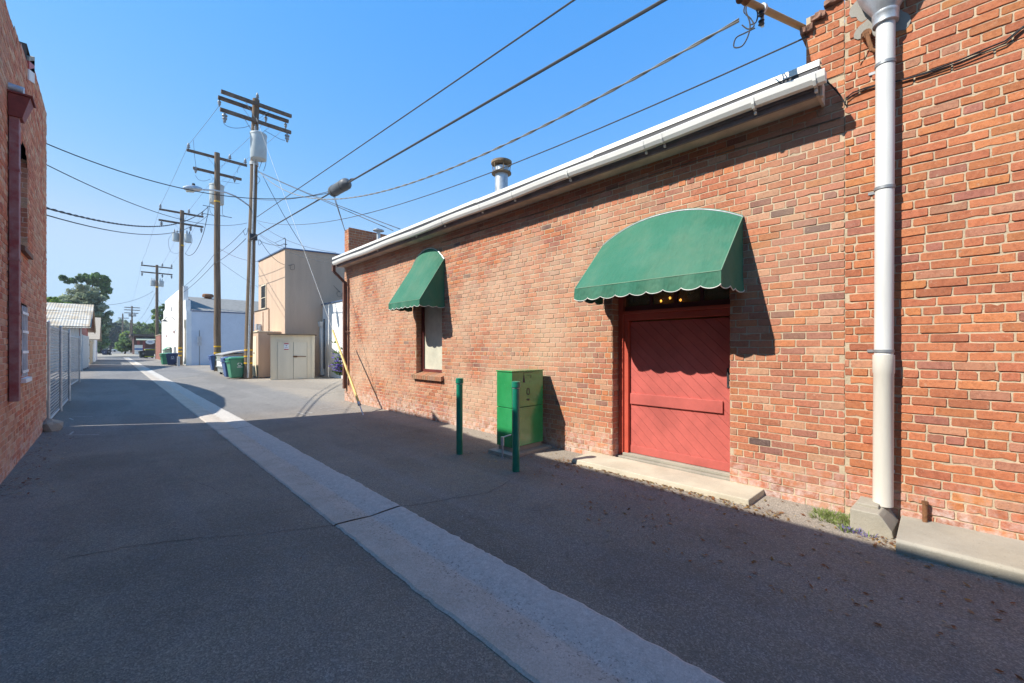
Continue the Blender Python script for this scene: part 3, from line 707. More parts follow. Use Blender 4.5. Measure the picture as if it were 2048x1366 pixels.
# cement patches smeared round the pipe outlets
mb = MB()
def patch(cx, cy, r, seed, asp=1.0):
    rr = random.Random(seed); c = WL(cx, cy, WR - .0165); pts = []
    for k in range(18):
        t = 2 * math.pi * k / 18; q = r * (.9 + .12 * math.sin(3 * t + seed) + .08 * math.sin(5 * t + 2 * seed) + rr.uniform(-.05, .05)); pts.append((WR - .0165 - .001 * seed, c.y + q * math.cos(t), c.z + q * math.sin(t) * asp))
    mb.add(pts, [tuple(range(18))])
patch(1728, 14, .10, 1, 1.3); patch(1740, 55, .11, 2, .9); patch(1795, 45, .09, 3, 1.1)
mb.build('cement_patch', concrete_mat('grey_cement', (.30, .30, .29), .3), tall)
mb = MB(); a = WL(1733, 66, WR - .09); mb.tube([(WR + .02, a.y, a.z), a], .036, 12); mb.tube([a + Vector((0, 0, 0)), a + Vector((.005, -.035, -.17))], .016, 8)
mb.tube([a + Vector((.005, -.035, -.165)), a + Vector((.03, -.16, -.26))], .016, 8); mb.tube([a + Vector((-.02, .03, .0)), a + Vector((.04, .05, -.15)), a + Vector((.06, .055, -.2))], .005, 5)
mb.build('rusty_outlet_pipe', M['rust'], tall, smooth=True)
# ------------------------------------------------------------------ white downpipe with galvanised funnel
dp = thing('drainpipe', (WR - .1, .36, .2), 'tall white round drainpipe with galvanised funnel head beside the seam of the two brick buildings', 'drainpipe')
PR = .063; bot = Vector((4.70, .345, .17)); t_ = WL(1771, 40, 4.70); t_.x = 4.70; mid = bot + (t_ - bot) * ((1.28 - bot.z) / (t_.z - bot.z))
mb = MB(); mb.tube([mid + Vector((0, 0, -.02)), t_ + Vector((0, 0, .03))], PR, 24); mb.build('upper_pipe', M['white_pipe'], dp, smooth=True)
mb = MB(); mb.tube([bot, mid + Vector((0, 0, .0)), mid + Vector((0, 0, .01)), mid + Vector((0, 0, .16))], [PR + .004, PR + .004, PR + .009, PR + .009], 24); mb.build('lower_pipe', M['pipe_cream'], dp, smooth=True)
mb = MB(); mb.lathe([(PR + .002, -.02), (PR + .022, -.015), (PR + .022, .05), (PR + .026, .055), (PR + .026, .075), (PR + .02, .08), (PR + .03, .10), (.17, .24), (.20, .34), (.20, .55)], (t_.x, t_.y, t_.z - .02), 24, cap=False)
mb.build('funnel_head', M['galv'], dp, smooth=True)
for py_ in (130, 377, 702):
    q = bot + (t_ - bot) * ((WL(1768, py_, 4.70).z - bot.z) / (t_.z - bot.z)); mb = MB()
    mb.lathe([(PR + .003, -.012), (PR + .006, -.012), (PR + .006, .012), (PR + .003, .012)], q, 24); mb.box(q.x + .02, WR - .012, q.y + PR - .002, q.y + PR + .004, q.z - .012, q.z + .012); mb.box(WR - .02, WR - .012, q.y + PR, q.y + PR + .05, q.z - .012, q.z + .012)
    mb.build('pipe_strap', M['grey'], dp, smooth=True)
q = WL(1783, 942, WR - .03); mb = MB(); mb.box(WR - .06, WR - .01, q.y - .02, q.y + .02, q.z - .008, q.z + .008); mb.build('pipe_clip', M['galv'], dp)
# splash block, concrete kerb, rusty stub
mb = MB()
poly = [(4.42, .53, -.05), (4.42, .53, .165), (4.42, .35, .165), (4.42, .325, .135), (4.42, .27, .05), (4.42, .255, -.05)]
mb.prism(poly, (0, 0, 0), (.36, -.02, .0)); mb.box(4.55, WR - .015, .36, .50, .1, .19)
sb = mb.build('splash_block', M['concrete'], bevel=.008); fix_normals(sb)
tag(sb, 'broken cornered concrete block under the foot of the white drainpipe', 'concrete block')
mb = MB(); rng = random.Random(6); n = 14
for i in range(n):
    ya, yb = .235 - i * .22, .235 - (i + 1) * .22
    def edge(i): rr = random.Random(60 + i); return 4.17 + rr.uniform(-.014, .014), .083 + rr.uniform(-.007, .007)
    e0, e1 = edge(i), edge(i + 1)
    mb.add([(e0[0] - .01, ya, -.06), (e0[0], ya, e0[1] - .02), (e0[0] + .025, ya, e0[1]), (WR - .01, ya, .095), (e1[0] - .01, yb, -.06), (e1[0], yb, e1[1] - .02), (e1[0] + .025, yb, e1[1]), (WR - .01, yb, .095)],
           [(0, 1, 5, 4), (1, 2, 6, 5), (2, 3, 7, 6)] + ([(0, 3, 2, 1)] if i == 0 else []) + ([(4, 5, 6, 7)] if i == n - 1 else []))
tag(mb.build('concrete_kerb', M['concrete'], bevel=.006), 'rough raised concrete kerb along the foot of the nearest brick wall', 'kerb')
q = WL(1850, 1035, WR - .06); mb = MB(); mb.tube([(q.x, q.y, .08), (q.x, q.y, .24)], .017, 10); mb.tube([(q.x, q.y, .235), (q.x, q.y, .26)], .021, 8)
tag(mb.build('pipe_stub', M['rust'], smooth=True), 'short rusty pipe stub rising from the concrete kerb', 'pipe')
# door step
mb = MB(); mb.hexa([(4.36, 1.27, -.04), (WR + .02, 1.25, -.04), (WR + .02, 3.42, -.04), (4.33, 3.38, -.04)], [(4.365, 1.275, .052), (WR + .02, 1.255, .06), (WR + .02, 3.40, .058), (4.345, 3.36, .048)])
tag(mb.build('door_step', concrete_mat('pale_step_concrete', (.52, .46, .35), .2), bevel=.008), 'low pale concrete step in front of the red door', 'step')

# ------------------------------------------------------------------ green awnings
def awning(name, label, sR, sL, zs, za, pf, zf, zv, nsc, seed):
    t = thing(name, (WR, (sR + sL) / 2, zs), label, 'awning', 'green canvas awnings on the brick wall')
    rng = random.Random(seed); nu, nv = 28, 10; mb = MB(); vs = []
    xw = WR - .012
    def arch(u): return zs + (za - zs) * (1 - abs(2 * u - 1) ** 2.2)
    for j in range(nv + 1):
        v = j / nv
        for i in range(nu + 1):
            u = i / nu; y = sR + (sL - sR) * u
            bow = .015 * math.sin(math.pi * v) * (1 + .4 * math.sin(7 * u + seed)) * -1
            vs.append((xw + (pf - xw) * v - bow * .3, y + 0.0, arch(u) + (zf - arch(u)) * v + bow * -.6))
    mb.add(vs, [(j * (nu + 1) + i, j * (nu + 1) + i + 1, (j + 1) * (nu + 1) + i + 1, (j + 1) * (nu + 1) + i) for j in range(nv) for i in range(nu)])
    for y in (sR, sL): mb.add([(xw, y, zs), (pf, y, zf), (xw, y, zf)], [(0, 1, 2)])
    c = mb.build('canopy', M['awning'], t, smooth=True)
    # valance: front and both sides, scalloped, folded at the corners
    path = [(xw, sR - .003), (pf - .004, sR - .003), (pf - .004, sL + .003), (xw, sL + .003)]
    mb = MB(); mp = MB()
    for k in range(3):
        a, b = Vector((*path[k], 0)), Vector((*path[k + 1], 0)); ln = (b - a).length; ns = max(2, round(ln / ((sL - sR) / nsc))); m = ns * 10; vs = []; pp = []
        nrm = Vector((-(b - a).y, (b - a).x, 0)).normalized()
        for i in range(m + 1):
            f = i / m; p = a + (b - a) * f; sc = abs(math.sin(math.pi * f * ns)); rip = .012 * math.sin(f * ln * 17 + k * 2 + seed) 
            d = zv + .030 * (1 - sc ** .7) 
            vs += [(p.x, p.y, zf + .004), (p.x + nrm.x * rip * .5, p.y + nrm.y * rip * .5, (zf + zv) / 2), (p.x + nrm.x * rip, p.y + nrm.y * rip, d)]; pp.append((p.x + nrm.x * rip, p.y + nrm.y * rip, d))
        mb.add(vs, [(i * 3 + q, i * 3 + q + 1, i * 3 + q + 4, i * 3 + q + 3) for i in range(m) for q in range(2)]); mp.tube(pp, .0045, 5)
    mb.build('valance', M['awning'], t, smooth=True); mp.build('edge_piping', M['piping'], t)
    mb = MB(); mb.tube([(xw - .01, sR + .01, zf - .01), (pf + .015, sR + .01, zf - .01), (pf + .015, sL - .01, zf - .01), (xw - .01, sL - .01, zf - .01)], .012, 6)
    mb.build('awning_frame', M['galv'], t)
    mb = MB(); pts = [(xw - .006, sR + (sL - sR) * i / nu, arch(i / nu) - .01) for i in range(nu + 1)]; mb.tube(pts, .012, 6); mb.build('arched_bow', M['galv'], t)
    mb = MB(); mb.tube([(xw, sR, zs + .003), (pf, sR, zf + .003)], .006, 5); mb.tube([(xw, sL, zs + .003), (pf, sL, zf + .003)], .006, 5)
    mb.tube([(pf - .002, sR, zf + .004), (pf - .002, sL, zf + .004)], .006, 5); mb.tube([(p[0] - .004, p[1], p[2] + .013) for p in pts], .006, 5)
    mb.build('seam', simple('seam_canvas', (.16, .28, .19), .8), t)
    return t
awning('awning', 'wide arched green canvas awning with scalloped edge over the red door', 1.45, 3.17, 2.885, 3.115, 4.15, 2.23, 2.075, 9, 1)
awning('awning', 'small narrow green canvas awning with scalloped edge over the frosted window', 6.88, 8.10, 3.28, 3.585, 4.21, 2.42, 2.29, 7, 2)

# ------------------------------------------------------------------ utility cabinet, bollards, standpipe
cb = thing('utility_cabinet', (4.36, 4.33, 0), 'glossy green steel utility cabinet on a concrete pad against the brick wall', 'utility cabinet')
mb = MB(); mb.box(3.93, 4.77, 4.07, 4.57, -.06, .03); mb.build('concrete_pad', M['concrete'], cb, bevel=.008)
mb = MB(); mb.box(4.05, 4.66, 4.19, 4.47, .03, .10); mb.build('plinth', M['concrete'], cb)
mb = MB(); mb.box(4.03, 4.68, 4.17, 4.49, .095, .645); mb.box(4.03, 4.68, 4.17, 4.49, .651, 1.155); mb.build('casing', M['cabinet'], cb, bevel=.006)
mb = MB(); mb.box(4.045, 4.665, 4.185, 4.475, .10, 1.15); mb.build('inner_casing', M['dark'], cb)
mb = MB(); mb.box(4.02, 4.69, 4.16, 4.50, 1.157, 1.175); mb.build('lid', M['cabinet'], cb, bevel=.005)
def on_cab(px_, py_): r = ray(px_, py_); t = 4.1685 / r.y; return Vector((r.x * t, 4.1685, EYE + r.z * t))
mb = MB(); a, b, c = on_cab(1047.5, 745), on_cab(1045.5, 765.5), on_cab(1050.5, 765); mb.add([a, b, c], [(0, 1, 2)]); mb.build('warning_triangle', M['sign_ink'], cb)
mb = MB(); p = on_cab(1063, 748)
for r4 in ((1049, 745, 1065, 744.7), (1055, 750.5, 1062, 750), (1062, 750, 1062, 756)):
    a, b = on_cab(r4[0], r4[1]), on_cab(r4[2], r4[3]); mb.beam(a, b, .003, .006)
mb.build('sticker_print', M['sign_ink'], cb)
mb = MB(); q = on_cab(1060, 762); mb.box(q.x - .006, q.x + .006, q.y - .002, q.y, q.z - .006, q.z + .006); mb.build('sticker_dot', M['sign_ink'], cb)
q = on_cab(1056.5, 784); text_part('number_zero', '0', .15, M['sign_ink'], cb, frame_matrix((q.x, 4.168, q.z), (1, 0, 0), (0, 0, 1)))
mb = MB(); q = on_cab(1056.5, 799); mb.box(q.x - .035, q.x + .035, 4.163, 4.168, q.z - .004, q.z + .004); mb.box(q.x - .012, q.x + .006, 4.160, 4.168, q.z - .014, q.z + .012); mb.build('latch', M['dark'], cb)
def bollard(px_, py_, zt, label):
    p = G(px_, py_, -.015); t = thing('bollard', (p.x, p.y, gz(p.x)), label, 'bollard', 'green bollards in front of the utility cabinet')
    mb = MB(); mb.lathe([(.046, -.1), (.046, zt - .06)], (0, 0, 0), 20); mb.build('post', M['bollard'], t, smooth=True, world=False)
    mb = MB(); mb.lathe([(.051, zt - .075), (.056, zt - .07), (.056, zt - .035), (.055, zt - .03), (.055, zt - .005), (.05, zt), (.01, zt + .004)], (0, 0, 0), 20); mb.build('cap', M['bollard'], t, smooth=True, world=False)
    mb = MB(); mb.lathe([(.048, zt - .083), (.0475, zt - .077)], (0, 0, 0), 20); mb.build('worn_ring', M['galv'], t, world=False)
bollard(919, 906, 1.09, 'slim green steel bollard standing alone to the left of the utility cabinet')
bollard(1032, 940, 1.11, 'slim green steel bollard standing right in front of the utility cabinet')
q = G(1005, 914, -.01); sp_ = thing('standpipe', (q.x, q.y, -.03), 'small grey conduit standpipe bent into the side of the utility cabinet', 'pipe')
mb = MB(); mb.tube([(q.x, q.y, -.08), (q.x, q.y, .16)], .013, 10); mb.tube([(q.x, q.y, .15), (q.x, q.y, .27)], .024, 12); mb.build('riser', M['galv'], sp_, smooth=True)
mb = MB(); mb.tube([(q.x, q.y, .26), (q.x + .06, q.y - .02, .275), (q.x + .13, q.y - .035, .285), (q.x + .15, q.y - .01, .26), (q.x + .168, q.y + .05, .10)], .009, 8); mb.build('bent_conduit', M['galv'], sp_, smooth=True)

# ------------------------------------------------------------------ left: brick building in shade
LS1 = 11.75
lb = thing('brick_building', (WLF, 6, 0), 'tall faded red brick building in shade along the left edge', 'building')
def left_top(u):
    for (a, ha), (b, hb) in zip([(-9, 5.2), (1.85, 5.29), (4.4, 5.32), (7.0, 5.42)], [(1.85, 5.29), (4.4, 5.32), (7.0, 5.42), (9.25, 5.66)]):
        if u <= b: return ha + (hb - ha) * (u - a) / (b - a)
    return 5.93 if u > 9.9 else 5.66
AW = (8.55, 9.31, 2.90, 4.05); BW = (8.68, 9.215, 1.08, 2.09)
def left_holes(z):
    h = []
    if BW[2] < z < BW[3]: h.append((BW[0], BW[1]))
    if AW[2] < z < AW[3]: h.append((AW[0], AW[1]))
    elif AW[3] <= z < AW[3] + .3:
        k = math.sqrt(1 - ((z - AW[3]) / .3) ** 2) * (AW[1] - AW[0]) / 2; m = (AW[0] + AW[1]) / 2; h.append((m - k, m + k))
    return h
mb, mm = MB(), MB()
bricks(mb, mm, (WLF, 0, -.05), (0, 1, 0), (1, 0, 0), 4.6, LS1, 0, 6.0, T_LEFT, 41, lambda z: left_holes(z - .05), top=lambda u: left_top(u) + .05, proud=.005)
bricks(mb, mm, (WLF, AW[1], AW[2]), (-1, 0, 0), (0, -1, 0), 0, .2, 0, 1.35, T_LEFT, 42)
bricks(mb, mm, (WLF, BW[1], BW[2]), (-1, 0, 0), (0, -1, 0), 0, .1, 0, 1.0, T_LEFT, 43)
lw = mb.build('brick_wall', M['brick_left'], lb)
yy = [-9, -4, 1.85, 4.4, 7.0, 9.25, 9.26, LS1 - .003]
vs = []
for y in yy: h = left_top(y) if y < 9.255 else 5.93; vs += [(WLF - .25, y, -.1), (WLF - .25, y, h - .01), (WLF - 11, y, h - .01), (WLF - 11, y, -.1)]
body = MB(); body.add(vs, [(i * 4 + k, i * 4 + k + 1, i * 4 + k + 5, i * 4 + k + 4) for i in range(len(yy) - 1) for k in range(3)]); body.add([vs[-4], vs[-3], vs[-2], vs[-1]], [(0, 1, 2, 3)])
for i in range(len(yy) - 1):      # parapet top, wall top and the end of the wall
    h0 = left_top(yy[i]) if yy[i] < 9.255 else 5.93; h1 = left_top(yy[i + 1]) if yy[i + 1] < 9.255 else 5.93
    body.add([(WLF - .002, yy[i], h0), (WLF - .26, yy[i], h0), (WLF - .26, yy[i + 1], h1), (WLF - .002, yy[i + 1], h1)], [(0, 1, 2, 3)])
body.add([(WLF - .001, 4.6, -.1), (WLF - .001, -9, -.1), (WLF - .001, -9, 5.2), (WLF - .001, 1.85, 5.29), (WLF - .001, 4.4, 5.32), (WLF - .001, 4.6, 5.33)], [(0, 1, 2, 3, 4, 5)])
body.add([(WLF - .001, LS1, -.1), (WLF - .26, LS1, -.1), (WLF - .26, LS1, 5.93), (WLF - .001, LS1, 5.93)], [(0, 1, 2, 3)])
body.build('building_body', M['brown_roof'], lb); mm.build('mortar', M['mortar_left'], lw)
mb = MB(); mb.add([(WLF + .012, 9.35, 5.62), (WLF + .012, 9.9, 5.96), (WLF + .012, 9.9, 6.02), (WLF + .012, 9.3, 5.75)], [(0, 1, 2, 3)])
def slab(name, zs, mat):
    m2 = MB(); m2.hexa([(WLF - .2, 9.28, zs[0]), (WLF + .02, 9.28, zs[0]), (WLF + .02, 9.88, zs[0] + .22), (WLF - .2, 9.88, zs[0] + .22)], [(WLF - .2, 9.28, zs[1]), (WLF + .02, 9.28, zs[1]), (WLF + .02, 9.88, zs[1] + .3), (WLF - .2, 9.88, zs[1] + .3)])
    return m2.build(name, mat, lb)
slab('coping_end', (5.70, 5.76), M['concrete']); slab('painted_bricks', (5.58, 5.70), M['red_frame']); slab('whitewashed_bricks', (5.42, 5.58), M['white_wall'])
mb = MB(); x = WLF - .10
mb.box(x - .04, x, AW[1] - .09, AW[1] - .004, AW[2], AW[3] + .05); mb.box(x - .04, x, AW[0], AW[0] + .08, AW[2], AW[3] + .05); mb.box(x - .04, x, AW[0] + .08, AW[1] - .09, 3.5, 3.56)
aw_ = mb.build('arched_window_frame', M['white'], lb)
mb = MB(); mb.box(x - .05, x - .041, AW[0], AW[1], AW[2], AW[3] + .3); mb.build('window_pane', M['dark_glass'], aw_)
mb = MB(); mb.hexa([(WLF - .1, AW[0] - .06, AW[2] - .09), (WLF + .055, AW[0] - .06, AW[2] - .10), (WLF + .055, AW[1] + .03, AW[2] - .10), (WLF - .1, AW[1] + .03, AW[2] - .09)],
                   [(WLF - .1, AW[0] - .06, AW[2] + .01), (WLF + .055, AW[0] - .06, AW[2] - .04), (WLF + .055, AW[1] + .03, AW[2] - .04), (WLF - .1, AW[1] + .03, AW[2] + .01)])
mb.build('window_sill', simple('weathered_sill_wood', (.22, .12, .08), .9, var=.3), lb)
# barred window
mb = MB(); x = WLF + .004
for i in range(4): y = BW[0] + .05 + i * (BW[1] - BW[0] - .1) / 3; mb.box(x, x + .010, y - .011, y + .011, BW[2] + .02, BW[3] - .01)
for z in (1.17, 1.44, 1.72, 1.98): mb.box(x + .0105, x + .016, BW[0] - .01, BW[1] + .012, z - .018, z + .018)
mb.hexa([(WLF - .05, BW[0] - .03, BW[2] - .06), (WLF + .05, BW[0] - .03, BW[2] - .06), (WLF + .05, BW[1] + .03, BW[2] - .06), (WLF - .05, BW[1] + .03, BW[2] - .06)],
        [(WLF - .05, BW[0] - .03, BW[2] + .015), (WLF + .05, BW[0] - .03, BW[2] - .005), (WLF + .05, BW[1] + .03, BW[2] - .005), (WLF - .05, BW[1] + .03, BW[2] + .015)])
mb.build('window_bars', simple('bright_white_bars', (.84, .84, .84), .5), lb)
mb = MB(); mb.box(WLF - .10, WLF - .07, BW[0], BW[1], BW[2], BW[3]); mb.build('window_pane', M['dark_glass'], lb)
# square downpipe with flared head
ld = thing('drainpipe', (WLF + .05, 7.7, .86), 'purple brown square drainpipe with flared red rain head on the left building', 'drainpipe')
pm = simple('flaking_purple_paint', (.31, .19, .18), .65, var=.25, vscale=7, c2=(.30, .075, .07), bump=.2)
mb = MB(); mb.box(WLF + .012, WLF + .092, 7.64, 7.765, .86, 4.28); mb.build('pipe', pm, ld, bevel=.006)
for z in (1.9, 2.55, 3.62):
    mb = MB(); mb.box(WLF + .008, WLF + .097, 7.635, 7.772, z - .015, z + .015); mb.build('pipe_joint', pm, ld)
mb = MB(); mb.hexa([(WLF + .01, 7.62, 4.24), (WLF + .12, 7.62, 4.24), (WLF + .12, 7.80, 4.24), (WLF + .01, 7.80, 4.24)], [(WLF + .01, 7.60, 4.50), (WLF + .185, 7.60, 4.50), (WLF + .185, 7.88, 4.50), (WLF + .01, 7.88, 4.50)])
mb.box(WLF + .006, WLF + .205, 7.585, 7.90, 4.503, 4.525); mb.build('rain_head', simple('rain_head_red', (.22, .05, .04), .6, var=.25, vscale=6), ld, bevel=.004)
mb = MB(); mb.tube([(WLF - .1, 7.74, 4.62), (WLF + .12, 7.74, 4.60)], .055, 12); mb.build('scupper', M['galv'], ld, smooth=True)
def rock(name, c, r, seed, mat, label, cat):
    bm = bmesh.new(); bmesh.ops.create_icosphere(bm, subdivisions=2, radius=1); rr = random.Random(seed)
    for v in bm.verts: v.co = Vector((v.co.x * r[0], v.co.y * r[1], v.co.z * r[2])) * rr.uniform(.8, 1.12)
    me = bpy.data.meshes.new(name); bm.to_mesh(me); bm.free(); me.materials.append(mat); o = bpy.data.objects.new(name, me); COL.objects.link(o); o.location = c
    return tag(o, label, cat)
rock('concrete_lump', (WLF + .10, 11.25, .05), (.15, .2, .17), 3, M['concrete'], 'broken lump of concrete at the foot of the left building corner', 'concrete lump')

# ------------------------------------------------------------------ left: slatted fence and gates, arched warehouse hidden behind
def slat_fence(name, label, cat, a, b, h, npost, slat=True, z0=.06, group=None, rise=0):
    a = Vector((*a, 0)); b = Vector((*b, 0)); t = thing(name, a, label, cat, group)
    d = (b - a); L = d.length; u = d.normalized(); nrm = Vector((-u.y, u.x, 0))
    mb = MB(); k = 0; pitch = .066
    while z0 + .03 + k * pitch < h - .03:
        z = z0 + .03 + k * pitch; p = a + nrm * .0
        q = [p + nrm * .006, p - nrm * .006]
        mb.hexa([a + nrm * .010 + Vector((0, 0, z)), b + nrm * .010 + Vector((0, 0, z)), b - nrm * .002 + Vector((0, 0, z)), a - nrm * .002 + Vector((0, 0, z))],
                [a - nrm * .002 + Vector((0, 0, z + .046)), b - nrm * .002 + Vector((0, 0, z + .046)), b - nrm * .012 + Vector((0, 0, z + .046)), a - nrm * .012 + Vector((0, 0, z + .046))]); k += 1
    mb.build('slat_panel', M['slat'], t)
    for i in range(npost):
        p = a + u * (L * i / (npost - 1)); m2 = MB(); m2.tube([p - nrm * .03 + Vector((0, 0, 0)), p - nrm * .03 + Vector((0, 0, h + .05))], .026, 10); m2.lathe([(.03, h + .05), (.03, h + .07), (.005, h + .09)], p - nrm * .03, 10)
        m2.build('post', M['galv'], t, smooth=True)
    m2 = MB(); m2.tube([a + Vector((0, 0, h)), b + Vector((0, 0, h))], .02, 8); m2.build('top_rail', M['galv'], t, smooth=True)
    m2 = MB(); m2.tube([a + Vector((0, 0, z0)), b + Vector((0, 0, z0))], .02, 8); m2.build('bottom_rail', M['galv'], t, smooth=True)
    return t
slat_fence('slatted_fence', 'grey slatted metal fence running from the left brick building along the alley', 'fence', (-.89, 11.85), (-.87, 17.0), 1.93, 3)
slat_fence('slatted_gate', 'grey slatted metal gate leaf standing ajar past the slatted fence', 'gate', (-1.12, 21.8), (-1.02, 26.2), 1.92, 2, z0=.10)
def pipe_gate(name, label, a, b, h, n):
    a = Vector((*a, 0)); b = Vector((*b, 0)); t = thing(name, a, label, 'gate')
    for i in range(n):
        p = a.lerp(b, i / (n - 1)); mb = MB(); mb.tube([p + Vector((0, 0, .03)), p + Vector((0, 0, h))], .035 if i in (0, n - 1) else .022, 8); mb.build('upright', M['slat'], t, smooth=True)
    mb = MB()
    mb.tube([a + Vector((0, 0, h)), b + Vector((0, 0, h))], .03, 8); mb.build('top_rail', M['slat'], t)
    mb = MB(); mb.tube([a + Vector((0, 0, .15)), b + Vector((0, 0, .15))], .03, 8); mb.build('bottom_rail', M['slat'], t)
    mb = MB(); mb.add([a + Vector((.03, 0, .15)), b + Vector((.03, 0, .15)), b + Vector((.03, 0, h)), a + Vector((.03, 0, h))], [(0, 1, 2, 3)]); mb.build('mesh_panel', M['slat'], t, solid=.006)
    return t
pipe_gate('pipe_gate', 'pale tubular metal gate in front of the corrugated shed', (-1.33, 38.4), (-1.2, 43.5), 2.3, 4)
ah = thing('arched_warehouse', (-2.2, 21, 0), 'white warehouse with arched roof standing behind the slatted fence', 'building')
pts = [(12.45, 0), (12.45, 1.9), (13.1, 3.6), (14.05, 4.15), (15.5, 4.55), (17.5, 4.86), (20, 4.95), (22.2, 4.85), (24.2, 4.72), (26, 4.45), (27.5, 4.15), (28.9, 3.0), (29.4, 1.5), (29.4, 0)]
mb = MB(); mb.prism([(-2.2, y, z) for y, z in pts], (0, 0, 0), (-.3, 0, 0)); fw = mb.build('front_wall', M['white_wall'], ah); fix_normals(fw)
mb = MB(); mb.prism([(-2.52, 12.6 + (y - 12.45) * .982, z * .97) for y, z in pts], (0, 0, 0), (-14, 0, 0)); ar = mb.build('arched_roof', M['tin'], ah); fix_normals(ar)

# ------------------------------------------------------------------ left: corrugated shed, second shed, board fence
def corrugated(mb, o, u, v, pitch=.16, amp=.022):     # corrugations run along v, waves across u
    o = Vector(o); u = Vector(u); v = Vector(v); n = u.cross(v).normalized(); L = u.length; k = max(2, int(L / pitch * 6)); vs = []
    for i in range(k + 1):
        f = i / k; w = n * amp * math.sin(2 * math.pi * f * L / pitch); vs += [o + u * f + w, o + u * f + v + w]
    mb.add(vs, [(2 * i, 2 * i + 2, 2 * i + 3, 2 * i + 1) for i in range(k)])
sh = thing('corrugated_shed', (-6, 46, 0), 'weathered white corrugated shed with rust streaked pale tin roof on the left', 'shed')
sx, sy = -1.45, 39.5; ez = 2.95; ry, rz = 45.6, 4.75; ny = 52
mb = MB(); corrugated(mb, (-16, sy, 0), (16 + sx, 0, 0), (0, 0, ez), .2, .02); mb.build('front_wall', M['tin'], sh, smooth=True)
mb = MB(); mb.prism([(sx, sy, 0), (sx, ny, 0), (sx, ny, ez), (sx, ry, rz - .1), (sx, sy, ez)], (0, 0, 0), (-.08, 0, 0)); g_ = mb.build('gable_wall', M['maroon'], sh); fix_normals(g_)
mb = MB(); mb.box(sx - .02, sx + .05, sy - .05, sy + .08, 0, ez); mb.box(sx + .001, sx + .05, sy + .3, sy + 1.5, .1, 2.4); mb.build('side_boards', M['tin'], sh)
mb = MB()
for k in range(3):
    f0, f1 = k / 3 - .02, (k + 1) / 3 + .02; za = ez - .12 + (rz - ez + .12) * f0; zb = ez - .12 + (rz - ez + .12) * f1; ya = sy - .45 + (ry - sy + .45) * f0; yb = sy - .45 + (ry - sy + .45) * f1
    corrugated(mb, (-16, ya, za + .02 * (2 - k) * -1 + .05), (16 + sx + .5, 0, 0), (0, yb - ya, zb - za), .14, .009)
rf = mb.build('roof', M['tin_roof'], sh, smooth=True)
mb = MB(); mb.add([(-16, ry, rz), (sx + .5, ry, rz), (sx + .5, ny + .4, ez - .1), (-16, ny + .4, ez - .1)], [(0, 1, 2, 3)]); mb.build('back_roof', M['tin_roof'], sh)
mb = MB(); mb.beam((sx + .42, sy - .42, ez - .1), (sx + .42, ry, rz - .06), .06, .16); mb.beam((sx + .42, ry, rz - .06), (sx + .42, ny + .35, ez - .12), .06, .16); mb.box(-16, sx + .4, sy - .44, sy - .40, ez - .16, ez - .04)
mb.build('barge_board', M['fence_wood'], sh)
s2 = thing('gabled_shed', (-4, 64, 0), 'pale blue white shed with plain tan roof beyond the corrugated shed', 'shed')
mb = MB(); mb.box(-12, -1.25, 62, 74, 0, 2.7); mb.prism([(-1.24, 62, 2.7), (-1.24, 74, 2.7), (-1.24, 68, 4.8)], (0, 0, 0), (-.1, 0, 0)); w2 = mb.build('walls', M['white_wall'], s2); fix_normals(w2)
mb = MB(); mb.add([(-12, 61.2, 2.4), (-.85, 61.2, 2.4), (-.85, 68, 5.0), (-12, 68, 5.0), (-.85, 74.8, 2.4), (-12, 74.8, 2.4)], [(0, 1, 2, 3), (3, 2, 4, 5)]); mb.build('roof', M['shingle'], s2, solid=.08)
bf = thing('board_fence', (-1.35, 55, 0), 'pale wooden board fence between the corrugated shed and the gabled shed', 'fence')
mb = MB(); y = 53.0
rng = random.Random(9)
while y < 61: mb.box(-1.38, -1.35, y, y + .14, .02, 2.1 + rng.uniform(-.03, .03)); y += .15
mb.build('boards', M['fence_wood'], bf)
mb = MB(); mb.box(-1.45, -1.385, 53, 61, .5, .6); mb.build('lower_rail', M['fence_wood'], bf)
mb = MB(); mb.box(-1.45, -1.385, 53, 61, 1.7, 1.8); mb.build('upper_rail', M['fence_wood'], bf)

# ------------------------------------------------------------------ right: beige stucco block, white wall, cream shed
bb = thing('stucco_building', (8, 27, 0), 'two storey plain beige stucco building behind the cream shed', 'building')
bs = 22.9; c0 = CR(570, 497, bs); bp = c0.x; btop = c0.z; fl = WL(517, 523, bp); cr_ = CR(668, 508, bs)
mb = MB(); sl = (cr_.z - c0.z) / (cr_.x - c0.x) ; xr = bp + 8
mb.hexa([(bp, bs, -.1), (xr, bs, -.1), (xr, fl.y, -.1), (bp, fl.y, -.1)], [(bp, bs, btop), (xr, bs, btop + sl * 8), (xr, fl.y, btop + sl * 8), (bp, fl.y, fl.z)])
mb.build('stucco_walls', M['tan_wall'], bb)
mb = MB(); mb.beam((bp - .03, bs - .03, btop + .01), (xr, bs - .03, btop + .01 + sl * 8), .06, .06); mb.beam((bp - .03, bs + .01, btop + .01), (bp - .03, fl.y, fl.z + .01), .06, .06); mb.build('roof_edge', M['blue_trim'], bb)
w0 = WL(524, 575, bp); w1 = WL(533, 617, bp); mb = MB()
mb.box(bp - .05, bp + .02, w1.y, w0.y, w1.z, w0.z + .1); wfr = mb.build('window_frame', M['cream'], bb)
wm = (w1.z + w0.z) / 2; mb = MB(); mb.box(bp - .058, bp - .051, w1.y + .06, w0.y - .06, w1.z + .06, wm - .02); mb.build('lower_pane', M['dark_glass'], wfr); mb = MB(); mb.box(bp - .058, bp - .051, w1.y + .06, w0.y - .06, wm + .02, w0.z + .04); mb.build('upper_pane', M['dark_glass'], wfr)
